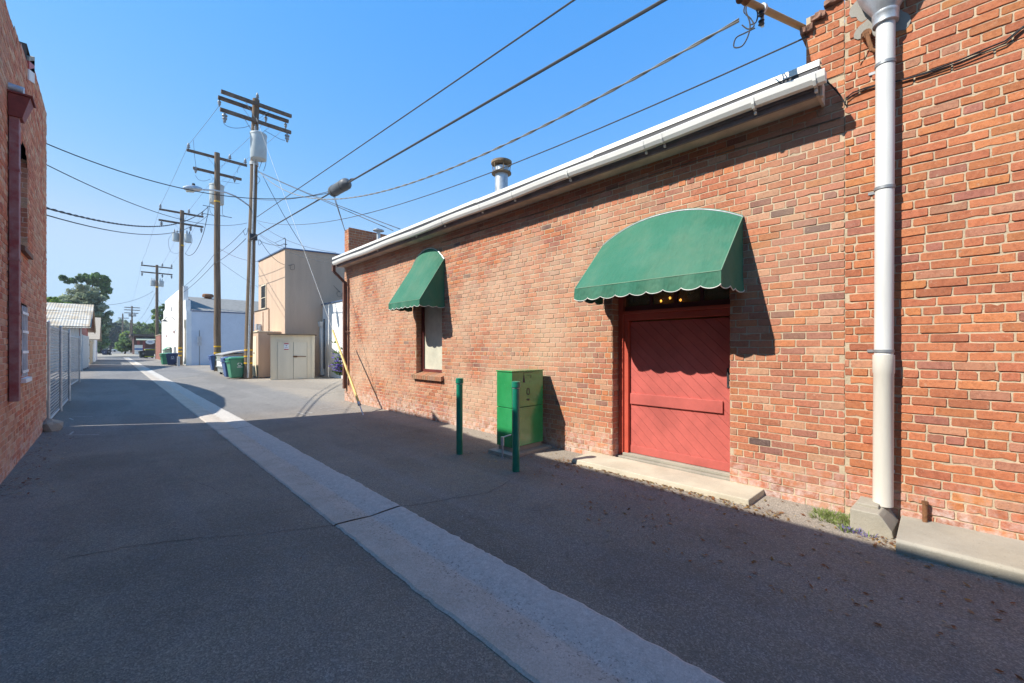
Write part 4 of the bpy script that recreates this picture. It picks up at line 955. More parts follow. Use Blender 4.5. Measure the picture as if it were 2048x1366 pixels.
q = CR(569, 494, bs + .1); mb = MB(); mb.tube([(q.x + .05, q.y, q.z - .1), (q.x + .05, q.y, q.z + .40), (q.x + .02, q.y, q.z + .46), (q.x - .05, q.y, q.z + .42)], .02, 8); mb.box(q.x - .06, q.x + .12, q.y - .02, q.y + .02, q.z + .13, q.z + .16)
mb.tube([(q.x - .03, q.y, q.z + .4), (q.x - .45, q.y - .1, q.z + .12), (q.x - .3, q.y - .1, q.z - .02), (q.x - .05, q.y, q.z + .14)], .008, 5); mb.build('service_mast', M['dark'], bb)
mb = MB(); a = WL(520, 622, bp); b_ = WL(527, 662, bp); mb.box(bp - .06, bp - .003, WL(539, 640, bp).y, WL(511, 640, bp).y, -.05, a.z); mb.build('lower_facade', M['tan_wall'], bb)
mb = MB(); mb.box(bp - .10, bp - .002, WL(538, 640, bp).y, WL(511, 640, bp).y, a.z + .003, a.z + .04); mb.build('facade_ledge', M['brown_roof'], bb)
mb = MB(); a = WL(523, 656, bp); mb.box(bp - .30, bp - .065, a.y - .22, a.y + .05, a.z - .12, a.z + .22); mb.build('meter_box', M['galv'], bb, bevel=.01)
mb = MB(); a = WL(527.5, 656, bp); mb.lathe([(.09, -.16), (.09, .16), (.03, .18)], (bp - .17, a.y, a.z), 14); mb.build('meter', M['galv'], bb, smooth=True)
mb = MB(); a = WL(529, 624, bp); b_ = WL(529, 660, bp); mb.box(bp - .10, bp - .062, a.y - .02, a.y + .02, b_.z, a.z); mb.build('conduit', M['tan_wall'], bb)
# low white wall joined to the stucco block
wwl = thing('white_wall', (8.1, 19, 0), 'white painted block wall with flared drain head between the stucco building and the warehouse', 'wall')
wt = WL(641, 611, 8.1).z; mb = MB(); mb.box(8.1, 8.4, 12.4, bs - .01, -.1, wt); mb.build('block_wall', M['white_wall'], wwl)
mb = MB(); mb.box(8.05, 8.45, 12.4, bs - .01, wt + .003, wt + .06); mb.build('wall_cap', M['blue_trim'], wwl)
ya = WL(642, 660, 8.0).y - .08; zt_ = WL(642, 644, 8.0).z; mb = MB()
mb.hexa([(7.9, ya - .13, zt_ - .25), (8.09, ya - .13, zt_ - .25), (8.09, ya + .13, zt_ - .25), (7.9, ya + .13, zt_ - .25)], [(7.85, ya - .22, zt_), (8.09, ya - .22, zt_), (8.09, ya + .22, zt_), (7.85, ya + .22, zt_)])
mb.box(7.93, 8.09, ya - .1, ya + .1, 0.05, zt_ - .253); mb.build('drain_head', M['white_wall'], wwl)
mb = MB(); mb.tube([(8.05, ya - .22, .4), (8.05, ya - .22, zt_ + .15)], .03, 8); mb.build('drain_rod', M['dark'], wwl)
# cream shed with double doors
FLp, FRp = G(541, 760), G(629, 757.5); FLp.z = FRp.z = 0
cs_ = thing('cream_shed', ((FLp.x + FRp.x) / 2, FLp.y, 0), 'small cream wooden shed with chained double doors and a red white sign', 'shed')
u = (FRp - FLp).normalized(); nb = Vector((-u.y, u.x, 0)); W_ = (FRp - FLp).length; hs = WL(541, 667, FLp.x).z - .06
mb = MB(); q = [FLp, FRp, FRp + nb * 1.3, FLp + nb * 1.3]; mb.hexa(q, [p + Vector((0, 0, hs)) for p in q]); mb.build('shed_walls', M['cream'], cs_)
mb = MB(); q = [FLp - u * .12 - nb * .14, FRp + u * .1 - nb * .14, FRp + u * .1 + nb * 1.4, FLp - u * .12 + nb * 1.4]; mb.hexa([p + Vector((0, 0, hs + .003)) for p in q], [p + Vector((0, 0, hs + .05)) for p in q]); mb.build('shed_roof', simple('rusty_shed_edge', (.22, .15, .09), .8, var=.3), cs_)
def shed_box(mb, f0, f1, z0, z1, d, off=.001):
    a = FLp + u * (W_ * f0) - nb * off; b = FLp + u * (W_ * f1) - nb * off; q = [a - nb * d, b - nb * d, b, a]
    mb.hexa([p + Vector((0, 0, z0)) for p in q], [p + Vector((0, 0, z1)) for p in q]); return mb
sd = []
for f0, f1 in ((.16, .505), (.515, .82)):
    d_ = shed_box(MB(), f0, f1, .02, hs - .34, .018).build('shed_door', M['cream_front'], cs_); sd.append(d_)
for f0, f1, z0, z1 in ((.0, .025, 0, hs), (.93, 1.0, 0, hs), (.14, .86, hs - .315, hs - .285), (.155, .158, .02, hs - .33), (.5075, .5125, .02, hs - .33), (.823, .827, .02, hs - .33)):
    shed_box(MB(), f0, f1, z0, z1, .025 if z1 > hs - .32 else .006).build('trim', M['cream'] if z1 > hs - .32 else M['dark'], cs_)
mb = MB(); shed_box(mb, .52, .80, 1.07, 1.10, .03, .02); shed_box(mb, .51, .60, 1.05, 1.12, .02, .03); mb.build('chain_latch', M['rust'], cs_)
sg = shed_box(MB(), .30, .405, 1.40, 1.72, .008, .021).build('sign_panel', M['sign_white'], cs_)
shed_box(MB(), .302, .403, 1.665, 1.715, .003, .0295).build('sign_band', M['sign_red'], sg); shed_box(MB(), .302, .403, 1.405, 1.445, .003, .0295).build('sign_band', M['sign_red'], sg)
shed_box(shed_box(MB(), .33, .365, 1.59, 1.605, .003, .0295), .355, .37, 1.575, 1.62, .0035, .0295).build('sign_arrow', M['sign_ink'], sg)
shed_box(MB(), .32, .385, 1.50, 1.512, .003, .0295).build('sign_line', M['sign_ink'], sg)
cl = thing('cream_locker', (5.4, 23.9, 0), 'narrow tan outdoor locker squeezed between the utility pole and the cream shed', 'locker')
a = G(516.5, 756); b = G(531, 755.5); mb = MB(); hz = WL(516.5, 664, a.x).z
mb.box(a.x, a.x + 1.0, a.y, a.y + 1.7, .03, hz); mb.build('locker_body', M['tan_wall'], cl); mb = MB(); mb.box(a.x - .05, a.x + 1.0, a.y - .04, a.y + 1.8, hz + .003, hz + .05); mb.build('locker_roof', M['cream'], cl)
mb = MB(); mb.box(a.x - .012, a.x - .001, a.y + .35, a.y + .75, .05, hz - .2); mb.box(a.x - .012, a.x - .001, a.y + .78, a.y + 1.5, .05, hz - .2); mb.build('locker_door', M['cream'], cl)
mb = MB(); mb.box(a.x - .03, a.x - .013, a.y + .7, a.y + .85, 1.2, 1.26); mb.build('hasp', M['dark'], cl)

# ------------------------------------------------------------------ right, far: white building with stepped parapet and grey roof
wb = thing('white_building', (4.56, 52, 0), 'white painted building with stepped parapet and grey gabled roof', 'building')
X0 = 4.58; Y0, Y1 = 44.4, 68.0; hz = CR(376, 622, Y0).z
ztop = WL(345, 590, X0).z
steps = [(Y0, 4.66), (44.9, 4.66), (44.9, 5.6), (46.4, 5.6), (46.4, 6.95), (63.6, 6.95), (63.6, 5.95), (65.6, 5.95), (65.6, 5.0), (Y1, 5.0)]
mb = MB(); mb.prism([(X0, Y0, -.1)] + [(X0, y, z) for y, z in steps] + [(X0, Y1, -.1)], (0, 0, 0), (.35, 0, 0)); o = mb.build('front_wall', M['white_wall'], wb); fix_normals(o)
mb = MB(); mb.box(X0 + .351, 22, Y0, Y0 + .3, -.1, hz); o = mb.build('side_wall', simple('pale_blue_white_wall', (.62, .66, .72), .9, var=.05, vscale=1, bump=.15, bscale=9), wb)
mb = MB(); mb.box(X0 + .353, 22, Y0 - .05, Y0 + .3, hz + .003, hz + .09); mb.build('eave_trim', M['blue_trim'], wb)
mb = MB(); rd = CR(371, 591, 51.2); mb.add([(X0 + .36, Y0 - .02, hz + .095), (22, Y0 - .02, hz + .095), (22, 54, hz + 2.15), (X0 + .36, 54, hz + 2.15), (22, Y1, hz), (X0 + .36, Y1, hz)], [(0, 1, 2, 3), (3, 2, 4, 5)]); mb.build('roof', M['roof_grey'], wb)
q = CR(416, 597, 53.6); mb = MB(); mb.lathe([(.32, -.4), (.32, .1), (.5, .14), (.5, .36), (.40, .46), (.05, .5)], (q.x, 53.6, q.z), 14); mb.build('roof_vent', M['rust'], wb)
lp = WL(346, 641, X0); mb = MB(); e = WL(351, 640, X0); 
mb.tube([(X0, e.y, e.z), (X0 - .3, e.y + .1, e.z + .28), (X0 - .7, e.y + .3, e.z + .25), (X0 - .8, e.y + .35, e.z + .02)], .03, 6); mb.lathe([(.06, .05), (.28, -.14), (.27, -.15)], (X0 - .8, e.y + .35, e.z - .02), 12); mb.build('gooseneck_lamp', M['dark'], wb)
for (xa, ya_, xb, yb_) in ((348, 694, 352.5, 724), (342, 615, 343.5, 622)):
    a, b = WL(xa, ya_, X0), WL(xb, yb_, X0); mb = MB(); mb.box(X0 - .04, X0 + .01, b.y, a.y, max(.02, b.z), a.z); mb.build('shutter', M['grey'], wb)
mb = MB(); a = WL(334, 672.5, X0); mb.box(X0 - .06, X0, a.y - .15, a.y + .15, a.z - .12, a.z + .12); mb.build('wall_box', M['maroon'], wb); mb = MB(); a = WL(349, 664, X0); mb.box(X0 - .08, X0, a.y - .12, a.y + .12, a.z - .15, a.z + .15); mb.build('wall_box', M['maroon'], wb)
mb = MB(); mb.box(X0 - .10, X0 - .002, Y0 + .15, Y0 + .32, .1, 3.7); mb.box(X0 - .14, X0 - .001, Y0 + .10, Y0 + .37, 3.2, 3.9); mb.build('downspout', M['cream'], wb)
bw = thing('brick_outbuilding', (4.7, 72, 0), 'low red brick building beyond the white building', 'building')
mb = MB(); mb.box(4.45, 14, Y1 + .02, 75.2, -.1, 3.1); mb.build('walls', simple('far_red_brick', (.26, .11, .08), .95, var=.2, vscale=5), bw)
mb = MB(); mb.box(4.4, 14, Y1 + .02, 75.3, 3.103, 3.2); mb.build('roof_edge', M['fence_wood'], bw)
sp2 = G(396, 730); t = thing('street_sign', (sp2.x, 44.1, 0), 'thin signpost with narrow sign seen edge on by the white wall', 'sign')
mb = MB(); mb.tube([(sp2.x, 44.1, 0), (sp2.x, 44.1, 3.0)], .035, 8); mb.build('post', M['grey'], t); mb = MB(); zt = CR(396, 673, 44.1).z; mb.box(sp2.x - .14, sp2.x + .14, 44.03, 44.06, zt - .78, zt - .45); mb.build('upper_panel', M['galv'], t)
mb = MB(); mb.box(sp2.x - .14, sp2.x + .14, 44.03, 44.06, zt - .42, zt); mb.build('top_panel', M['galv'], t)
def post(name, px_, py_, ytop, r, mat, label):
    p = G(px_, py_); z = PT(px_, ytop, p.x * SN + p.y * CS).z; mb = MB(); mb.lathe([(r, -.05), (r, z), (r * .6, z + .03)], (p.x, p.y, 0), 12)
    return tag(mb.build(name, mat, smooth=True), label, 'bollard')
post('bollard', 357, 732, 714, .10, M['galv'], 'stout grey bollard beside the navy cart in front of the third utility pole')
post('bollard', 381, 730, 713, .09, M['grey'], 'grey bollard standing against the pale side wall of the white building')

# ------------------------------------------------------------------ bins and dumpsters
def cart(x, y, rot, body, lid, label, group='wheeled carts along the alley'):
    # local frame: length along +x (hinge and wheels at +x end), 1.08 m tall
    t = thing('wheeled_cart', (x, y, 0), label, 'trash cart', group, rot)
    mb = MB(); mb.hexa([(-.30, -.24, .06), (.27, -.24, .06), (.27, .24, .06), (-.30, .24, .06)], [(-.42, -.32, .96), (.38, -.32, .98), (.38, .32, .98), (-.42, .32, .96)]); mb.build('cart_body', body, t, world=False, bevel=.03)
    mb = MB(); mb.hexa([(-.45, -.345, .955), (.42, -.345, .985), (.42, .345, .985), (-.45, .345, .955)], [(-.44, -.335, 1.0), (.41, -.335, 1.03), (.41, .335, 1.03), (-.44, .335, 1.0)])
    mb.hexa([(-.38, -.27, 1.0), (.36, -.27, 1.03), (.36, .27, 1.03), (-.38, .27, 1.0)], [(-.30, -.18, 1.055), (.28, -.18, 1.075), (.28, .18, 1.075), (-.30, .18, 1.055)]); mb.build('lid', lid, t, world=False, bevel=.015)
    mb = MB(); mb.tube([(.46, -.28, 1.0), (.46, .28, 1.0)], .018, 8); mb.box(.38, .47, -.29, -.26, .96, 1.01); mb.box(.38, .47, .26, .29, .96, 1.01); mb.build('handle', body, t, world=False)
    for s in (-1, 1):
        mb = MB(); mb.tube([(.29, s * .27, .15), (.29, s * .34, .15)], .15, 18); w = mb.build('wheel', M['black'], t, world=False); mb = MB(); mb.tube([(.29, s * .341, .15), (.29, s * .348, .15)], .07, 12); mb.build('wheel_hub', M['grey'], w, world=False)
    mb = MB(); mb.box(-.46, -.43, -.25, .25, .80, .86); mb.box(-.44, -.40, -.28, .28, .90, .94); mb.build('grab_bar', body, t, world=False, bevel=.01)
    # pale three-arc emblem with a line of lettering, on the side panel
    mb = MB()
    for k in range(3):
        a0 = math.radians(90 + k * 120 + 12); pts = []
        for i in range(7): a = a0 + math.radians(88) * i / 6; pts.append((.02 + .10 * math.cos(a), .70 + .085 * math.sin(a)))
        for i in range(6):
            (xa, za), (xb, zb) = pts[i], pts[i + 1]; cx, cz = .02, .70
            f = .68; o = -.318 - .0
            def yo(z): return -(.24 + .08 * (z - .06) / .91) - .004
            mb.add([(xa, yo(za), za), (xb, yo(zb), zb), (cx + (xb - cx) * f, yo(cz + (zb - cz) * f), cz + (zb - cz) * f), (cx + (xa - cx) * f, yo(cz + (za - cz) * f), cz + (za - cz) * f)], [(0, 1, 2, 3)])
    mb.add([(-.10, -.304, .56), (.14, -.304, .56), (.14, -.3065, .585), (-.10, -.3065, .585)], [(0, 1, 2, 3)])
    mb.build('emblem', M['sign_white'], t, world=False)
    return t
cart(4.42, 23.78, math.radians(4), M['green_bin'], M['green_bin'], 'bright green wheeled cart with white emblem beside the nearest utility pole')
cart(4.36, 24.62, math.radians(2), M['blue_bin'], M['blue_bin'], 'blue wheeled cart half hidden behind the bright green cart')
cart(5.25, 31.6, math.radians(6), M['green_bin'], M['green_lid'], 'green wheeled cart left of the grey dumpster')
cart(4.95, 32.6, math.radians(2), M['blue_bin'], M['blue_bin'], 'blue wheeled cart furthest left behind the grey dumpster')
cart(3.72, 44.9, math.radians(-8), M['navy_bin'], M['navy_bin'], 'navy blue wheeled cart with pale emblem before the white building')
cart(3.45, 46.3, math.radians(10), M['green_bin'], M['green_lid'], 'pale lidded green wheeled cart behind the navy cart')
cart(3.30, 80.5, math.radians(10), M['dumpster_dark'], M['black'], 'dark wheeled cart left of the black dumpster with yellow tape')
cart(-.95, 118, 0, M['navy_bin'], M['black'], 'dark far away wheeled cart at the left verge under the trees')
cart(-.4, 120, .3, M['black'], M['black'], 'black far away wheeled cart at the left verge under the trees')
def dumpster(x0, x1, y0, y1, h, body, lidm, label, tape=None, text=None, lidrise=.25):
    t = thing('dumpster', ((x0 + x1) / 2, (y0 + y1) / 2, 0), label, 'dumpster')
    mb = MB(); mb.hexa([(x0 + .06, y0 + .05, .14), (x1 - .06, y0 + .05, .14), (x1 - .06, y1 - .05, .14), (x0 + .06, y1 - .05, .14)], [(x0, y0, h), (x1, y0, h + lidrise * .6), (x1, y1, h + lidrise * .6), (x0, y1, h)]); mb.build('steel_body', body, t, bevel=.01)
    for z in (.42, .78):
        mb = MB(); mb.box(x0 - .03, x0 + .03, y0 + .02, y1 - .02, z, z + .07); mb.build('side_rib', body, t)
    mb = MB(); mb.box(x0 - .10, x0 + .2, y0 - .06, y0 + .04, h * .55, h * .72); mb.build('fork_sleeve', body, t, bevel=.01)
    n = 6; vs = []
    for i in range(n + 1):
        f = i / n; x = x0 - .06 + (x1 - x0 + .10) * f; z = h + .02 + lidrise * math.sin(f * 1.9) 
        vs += [(x, y0 - .05, z), (x, y1 + .05, z)]
    mb = MB(); mb.add(vs, [(2 * i, 2 * i + 2, 2 * i + 3, 2 * i + 1) for i in range(n)]); mb.build('lid', lidm, t, solid=.05)
    for xx in (x0 + .2, x1 - .2):
        for yy_ in (y0 + .2, y1 - .2):
            mb = MB(); mb.tube([(xx, yy_ - .03, .075), (xx, yy_ + .03, .075)], .075, 12); mb.box(xx - .04, xx + .04, yy_ - .05, yy_ + .05, .12, .16); mb.build('caster', M['black'], t)
    if tape:
        for z in (h - .12, .2):
            mb = MB(); mb.box(x0 - .035, x1 * .02 + x0 * .98, y0 - .02, y1 + .02, z, z + .08); mb.box(x0, x1, y0 - .035, y0 - .005, z, z + .08); mb.build('yellow_tape', tape, t)
    if text:
        mb = MB(); mb.add([(x0 - .034, y1 - .35, .50), (x0 - .034, y0 + .25, .50), (x0 - .034, y0 + .25, .77), (x0 - .034, y1 - .35, .77)], [(0, 1, 2, 3)]); pl = mb.build('label_panel', M['sign_white'], t)
        text_part('lettering', text, .26, M['stripe'], pl, frame_matrix((x0 - .037, (y0 + y1) / 2, .635), (0, -1, 0), (0, 0, 1)))
    return t
dumpster(4.30, 6.1, 26.5, 28.6, 1.12, M['dumpster'], M['dumpster_lid'], 'grey steel dumpster with white label behind the green cart', text='EL')
dumpster(4.0, 4.5, 56.0, 58.4, 1.25, M['dumpster_green'], M['green_lid'], 'faded green dumpster with raised lid behind the navy cart', lidrise=.30, text='E')
dumpster(3.55, 4.55, 79.5, 81.6, 1.30, M['dumpster_dark'], M['grey'], 'black dumpster edged with bright yellow tape', tape=M['lime'], lidrise=.12)

# ------------------------------------------------------------------ utility poles
POLES = []
def insulator(t, p, down=False, s=1.0, mat=None):
    k = -1 if down else 1; mb = MB(); pr = [(.02, 0), (.02, .05), (.055, .06), (.06, .09), (.035, .10), (.035, .12), (.05, .13), (.05, .16), (.03, .17), (.028, .22), (.01, .24)]
    mb.lathe([(r * s * 1.3, z * k * s * 1.35) for r, z in pr], p, 10); return mb.build('insulator', mat or M['grey'], t, smooth=True)
def pole(px0, py0, pxt, pyt, Y, r0, r1, label, arms, bands=(), side=1):
    b = CR(px0, py0, Y); b.z = 0; d = b.x * SN + b.y * CS; top = PT(pxt, pyt, d)
    t = thing('utility_pole', b, label, 'utility pole', 'wooden utility poles along the right of the alley')
    mb = MB(); n = 10; rng = random.Random(int(px0)); mb.tube([b.lerp(top, i / n) + Vector((rng.uniform(-.012, .012), rng.uniform(-.012, .012), -.1 if i == 0 else 0)) for i in range(n + 1)], [r0 + (r1 - r0) * i / n for i in range(n + 1)], 16)
    mb.build('pole_shaft', M['pole'], t, smooth=True)
    def at(py): f = (HYP - py) / (HYP - pyt) ; z = EYE + (HYP - py) * d / FP; f = z / top.z; return b.lerp(top, f)
    for py in bands:
        q = at(py); rr = r0 + (r1 - r0) * q.z / top.z + .008; h = 1.3 * d / FP
        mb = MB(); mb.lathe([(rr, -h), (rr, h)], q, 16); mb.build('reflective_band', M['yellow'], t)
    for (py, xl, xr, off, w) in arms:     # height pixel at the pole, ends in pixels, side offset along the alley
        q = at(py); y = q.y + off; a = CR(xl[0], xl[1], y); c = CR(xr[0], xr[1], y); a.z = c.z = q.z
        mb = MB(); mb.beam(a, c, w, w * 1.15); ar = mb.build('crossarm', M['arm'], t, bevel=.006)
        for f in (.32, .68):
            e = a.lerp(c, f); mb = MB(); mb.beam(e + Vector((0, 0, -w * .5)), Vector((q.x, y - off * .4, q.z - .75)), .03, .012); mb.build('arm_brace', M['grey'], ar)
        yield_arms.append((t, a, c, q))
    return t, at, d, b, top
def transformer(t, c, r, h, bushings=1, seed=0):
    mb = MB(); mb.lathe([(r * .93, 0), (r, .04), (r, h - .12), (r * 1.05, h - .11), (r * 1.05, h - .02), (r * .8, h + .03), (.02, h + .06)], c, 24)
    o = mb.build('transformer', simple('transformer_grey%d' % seed, (.46, .50, .50), .5, .1, var=.08), t, smooth=True)
    for k in range(bushings):
        a = math.pi * (.2 + 1.1 * k + seed); mb = MB(); p = Vector(c) + Vector((math.cos(a) * r * .55, math.sin(a) * r * .55, h))
        mb.lathe([(.05, 0), (.07, .05), (.04, .08), (.065, .12), (.035, .16), (.055, .20), (.02, .30), (.02, .34)], p, 10); mb.build('bushing', M['grey'], o, smooth=True)
    return o
yield_arms = []
# nearest pole
P1, at1, d1, b1, t1 = pole(495.5, 757, 512, 199, 23.4, .185, .15, 'nearest and tallest utility pole with three crossarms, grey transformer and street lamp', [(212, (442, 178), (583, 231), -.22, .13), (216, (436, 189), (577, 240), .22, .13), (246, (440, 224), (582, 268), -.22, .13)], (700, 712.5, 726))
A1 = list(yield_arms); yield_arms.clear()
q = PT(517, 319, d1 - .45); transformer(P1, (q.x, q.y, q.z), .34, 1.22, 1, 1)
mb = MB(); q = at1(328); mb.lathe([(.19, -.08), (.19, .08)], q, 16); mb.build('tag_band', M['slat'], P1)
mb = MB(); cpt = [at1(y) + Vector((-.03, -.2, 0)) for y in (755, 640, 500, 330)]; mb.tube(cpt, [.05, .05, .035, .035], 10); mb.build('conduit', M['galv'], P1, smooth=True)
mb = MB(); q = at1(476); mb.box(q.x - .16, q.x + .16, q.y - .34, q.y - .19, q.z - .14, q.z + .14); mb.build('terminal_box', M['dark'], P1)
insulator(P1, tuple(t1 + Vector((.05, -.05, 0))))
for tt, a, c, q in A1[:1]: pass
for (tt, a, c, q) in (A1[1],):
    for f in (.02, .66, .96): p = a.lerp(c, f); insulator(tt, (p.x, p.y + .05, p.z - .07), True)
for (tt, a, c, q) in (A1[2],):
    for f in (.06, .94): p = a.lerp(c, f); insulator(tt, (p.x, p.y, p.z - .07), True, 1.5)
def jumper(t, pts, r=.010, name='jumper_wire'):
    mb = MB(); P = [Vector(p) for p in pts]; out = []
    for i in range(len(P) - 1):
        p0, p1, p2, p3 = P[max(0, i - 1)], P[i], P[i + 1], P[min(len(P) - 1, i + 2)]
        for k in range(6):
            s = k / 6; out.append(.5 * ((2 * p1) + (p2 - p0) * s + (2 * p0 - 5 * p1 + 4 * p2 - p3) * s * s + (3 * p1 - p0 - 3 * p2 + p3) * s ** 3))
    out.append(P[-1]); mb.tube(out, r, 6); return mb.build(name, M['wire'], t)
def jp(t, Y, *px): return jumper(t, [CR(x, y, Y) for x, y in px])
jp(P1, 23.1, (446, 243), (452, 251), (468, 256), (487, 255), (500, 251)); jp(P1, 22.9, (529, 261), (545, 270), (560, 278), (570, 281))
jp(P1, 22.6, (514, 273), (515, 292), (513, 306), (511, 330)); jp(P1, 22.6, (522, 275), (525, 300), (525, 318), (518, 338)); jp(P1, 22.6, (529, 277), (532, 300), (532, 325), (527, 342))
jp(P1, 23.2, (503, 352), (506, 358), (514, 352), (520, 360), (515, 368)); jp(P1, 23.2, (486, 460), (490, 470), (494, 466), (496, 456)); jp(P1, 23.2, (516, 478), (518, 490), (523, 486))
# street lamp on the nearest pole
a = at1(417); lh = CR(385, 379, 23.3); lt = thing('street_lamp', a, 'cobra head street lamp on a long curved arm over the alley', 'street lamp')
mb = MB(); mb.tube([a, CR(485, 402, 23.3), CR(470, 392, 23.3), CR(452, 385, 23.3), CR(430, 381, 23.3), CR(404, 379, 23.3)], .035, 10); mb.build('lamp_arm', M['galv'], lt, smooth=True)
e0, e1 = CR(404, 378, 23.3), CR(366, 376, 23.3); dd = (e1 - e0)
mb = MB(); mb.tube([e0, e0 + dd * .15, e0 + dd * .45, e0 + dd * .8, e1], [.05, .10, .15, .12, .05], 12); o = mb.build('lamp_head', M['galv'], lt, smooth=True)
mb = MB(); m_ = e0 + dd * .6; mb.tube([m_ + dd * .25 + Vector((0, 0, -.08)), m_ - dd * .15 + Vector((0, 0, -.09))], .09, 10); mb.build('lamp_lens', M['frost'], lt, smooth=True)
mb = MB(); m_ = e0 + dd * .45; mb.lathe([(.06, .12), (.06, .22), (.02, .24)], m_, 10); mb.build('photocell', M['dark'], lt)
# second pole
P2, at2, d2, b2, t2 = pole(435, 742, 434, 306, 32.4, .20, .15, 'second utility pole with yellow tag and transformer behind it', [(313, (373, 302), (494, 327), .22, .13), (345, (386, 338), (483, 353), .22, .13)], (693, 706, 403.5))
A2 = list(yield_arms); yield_arms.clear()
q = PT(433.5, 408, d2 + .62); transformer(P2, (q.x, q.y, q.z), .40, 1.25, 2, 2)
tt, a, c, q = A2[0]
for f in (.03, .70, .97): p = a.lerp(c, f); insulator(tt, (p.x, p.y, p.z + .07), False, 1.2)
tt, a, c, q = A2[1]
for f in (.05, .85): p = a.lerp(c, f); insulator(tt, (p.x, p.y, p.z + .12), True, 1.3)
jp(P2, 32.6, (387, 280), (389, 310), (392, 333)); jp(P2, 32.6, (391, 351), (397, 359), (408, 362), (421, 358)); jp(P2, 32.6, (482, 328), (476, 336), (475, 346)); jp(P2, 32.6, (445, 362), (460, 365), (479, 367))
jp(P2, 32.2, (421, 397), (419, 410), (421, 424), (430, 433)); jp(P2, 32.2, (445, 410), (445, 428), (450, 432))
mb = MB(); 
for yy_ in (416, 432): q = at2(yy_); mb.beam(q + Vector((-.75, 0, 0)), q + Vector((.05, 0, 0)), .03, .03); 
q = at2(430); mb.beam(q, q + Vector((.8, 0, 0)), .03, .03)
mb.build('cable_bracket', M['dark'], P2)
# third pole
P3, at3, d3, b3, t3 = pole(361, 731, 364, 421, 46.9, .19, .15, 'third utility pole with two small grey transformers in front of the white building', [(425, (318, 417), (407, 431), .22, .13), (446, (317, 442), (407, 452), .22, .13)], (696, 703, 711, 491))
A3 = list(yield_arms); yield_arms.clear()
for xx, yy_, sd_ in ((352, 482.5, 3), (376, 485, 4)): q = PT(xx, yy_, d3); transformer(P3, (q.x, q.y, q.z), .26, .72, 2, sd_)
tt, a, c, q = A3[0]
for f in (.03, .66, .97): p = a.lerp(c, f); insulator(tt, (p.x, p.y, p.z + .07), False, 1.3)
tt, a, c, q = A3[1]
for f in (.06, .70, .95): p = a.lerp(c, f); insulator(tt, (p.x, p.y, p.z - .07), True, 1.5)
jp(P3, 46.7, (345, 467), (337, 480), (340, 500), (352, 507), (362, 503)); jp(P3, 46.7, (382, 472), (385, 482), (378, 495), (370, 508))
# fourth pole
P4, at4, d4, b4, t4 = pole(314, 719, 314, 530, 76.0, .19, .15, 'fourth utility pole beside the black dumpster, with two crossarms and two transformers', [(533, (282, 530), (345, 536), .22, .14), (546, (282, 544), (345, 549), .22, .14)], (695, 700, 705, 574))
A4 = list(yield_arms); yield_arms.clear()
for xx, yy_, sd_ in ((306, 572, 5), (322, 573, 6)): q = PT(xx, yy_, d4); transformer(P4, (q.x, q.y, q.z), .30, .78, 2, sd_)
for AA, dn in ((A4[0], False), (A4[1], True)):
    tt, a, c, q = AA
    for f in (.03, .67, .97): p = a.lerp(c, f); insulator(tt, (p.x, p.y, p.z + (-.07 if dn else .07)), dn, 1.6)
# fifth and sixth, far off
P5, at5, d5, b5, t5 = pole(264, 704.5, 264, 612, 172, .24, .18, 'fifth utility pole, far off, with three short crossarms', [(615, (248.5, 614), (280, 614), .3, .2), (620, (248.5, 619), (280, 621), .3, .2), (626, (248.5, 626), (277, 627), .3, .2)], (697, 699.5))
for xx in (260, 269): q = PT(xx, 633, d5); transformer(P5, (q.x, q.y, q.z), .4, .8, 1, 7)
yield_arms.clear()
P6, at6, d6, b6, t6 = pole(245.5, 701, 245.5, 627, 225, .26, .2, 'sixth and most distant utility pole, pale, left of the fifth', [(636, (235.5, 636), (257.5, 636), .3, .22)])
yield_arms.clear()
pp, _, _, _, _ = pole(261, 704.5, 261.3, 640, 168, .15, .13, 'thin bare wooden pole standing against the fifth utility pole', [])

# ------------------------------------------------------------------ wires
def sagline(a, b, sag, n=28): return [a.lerp(b, i / n) + Vector((0, 0, -4 * sag * (i / n) * (1 - i / n))) for i in range(n + 1)]
def fit_sag(a, b, mx, my):
    lo, hi = -1.0, 8.0
    def err(s):
        pts = sagline(a, b, s, 60)
        best = None
        for p, q in zip(pts[:-1], pts[1:]):
            x0, y0 = PX(p); x1, y1 = PX(q)
            if (x0 - mx) * (x1 - mx) <= 0 and abs(x1 - x0) > 1e-6: return y0 + (y1 - y0) * (mx - x0) / (x1 - x0) - my
        return 0
    for _ in range(40):
        m = (lo + hi) / 2
        if err(m) > 0: hi = m
        else: lo = m
    return (lo + hi) / 2
def cable(name, label, a, b, r=.012, mid=None, sag=0.0, mat=None, twist=False, cat='cable', group=None):
    s = fit_sag(a, b, *mid) if mid else sag
    pts = sagline(a, b, s); mb = MB()
    if twist:
        n = 160; P = sagline(a, b, s, n)
        for k in range(2): mb.tube([p + Vector((.5 * math.cos(i * 1.25 + k * math.pi), 0, math.sin(i * 1.25 + k * math.pi))) * r * 1.2 for i, p in enumerate(P)], r, 5)
    else: mb.tube(pts, r, 6)
    o = mb.build(name, mat or M['wire'], smooth=True); tag(o, label, cat, group); return pts
B0 = WL(1328, 0, 4.78); Aq = CR(500, 479, 23.1); Bq = Aq + (B0 - Aq) * 1.16
bundle = cable('thick_cable', 'thick black cable bundle rising from the nearest pole through the splice case', Aq, Bq, .022)
B1 = WL(1148, 0, 4.74); A_ = CR(514, 434, 23.2); cable('cable', 'long straight dark cable running above the thick bundle to the top edge', A_, A_ + (B1 - A_) * 1.12, .014)
q0 = Aq; 
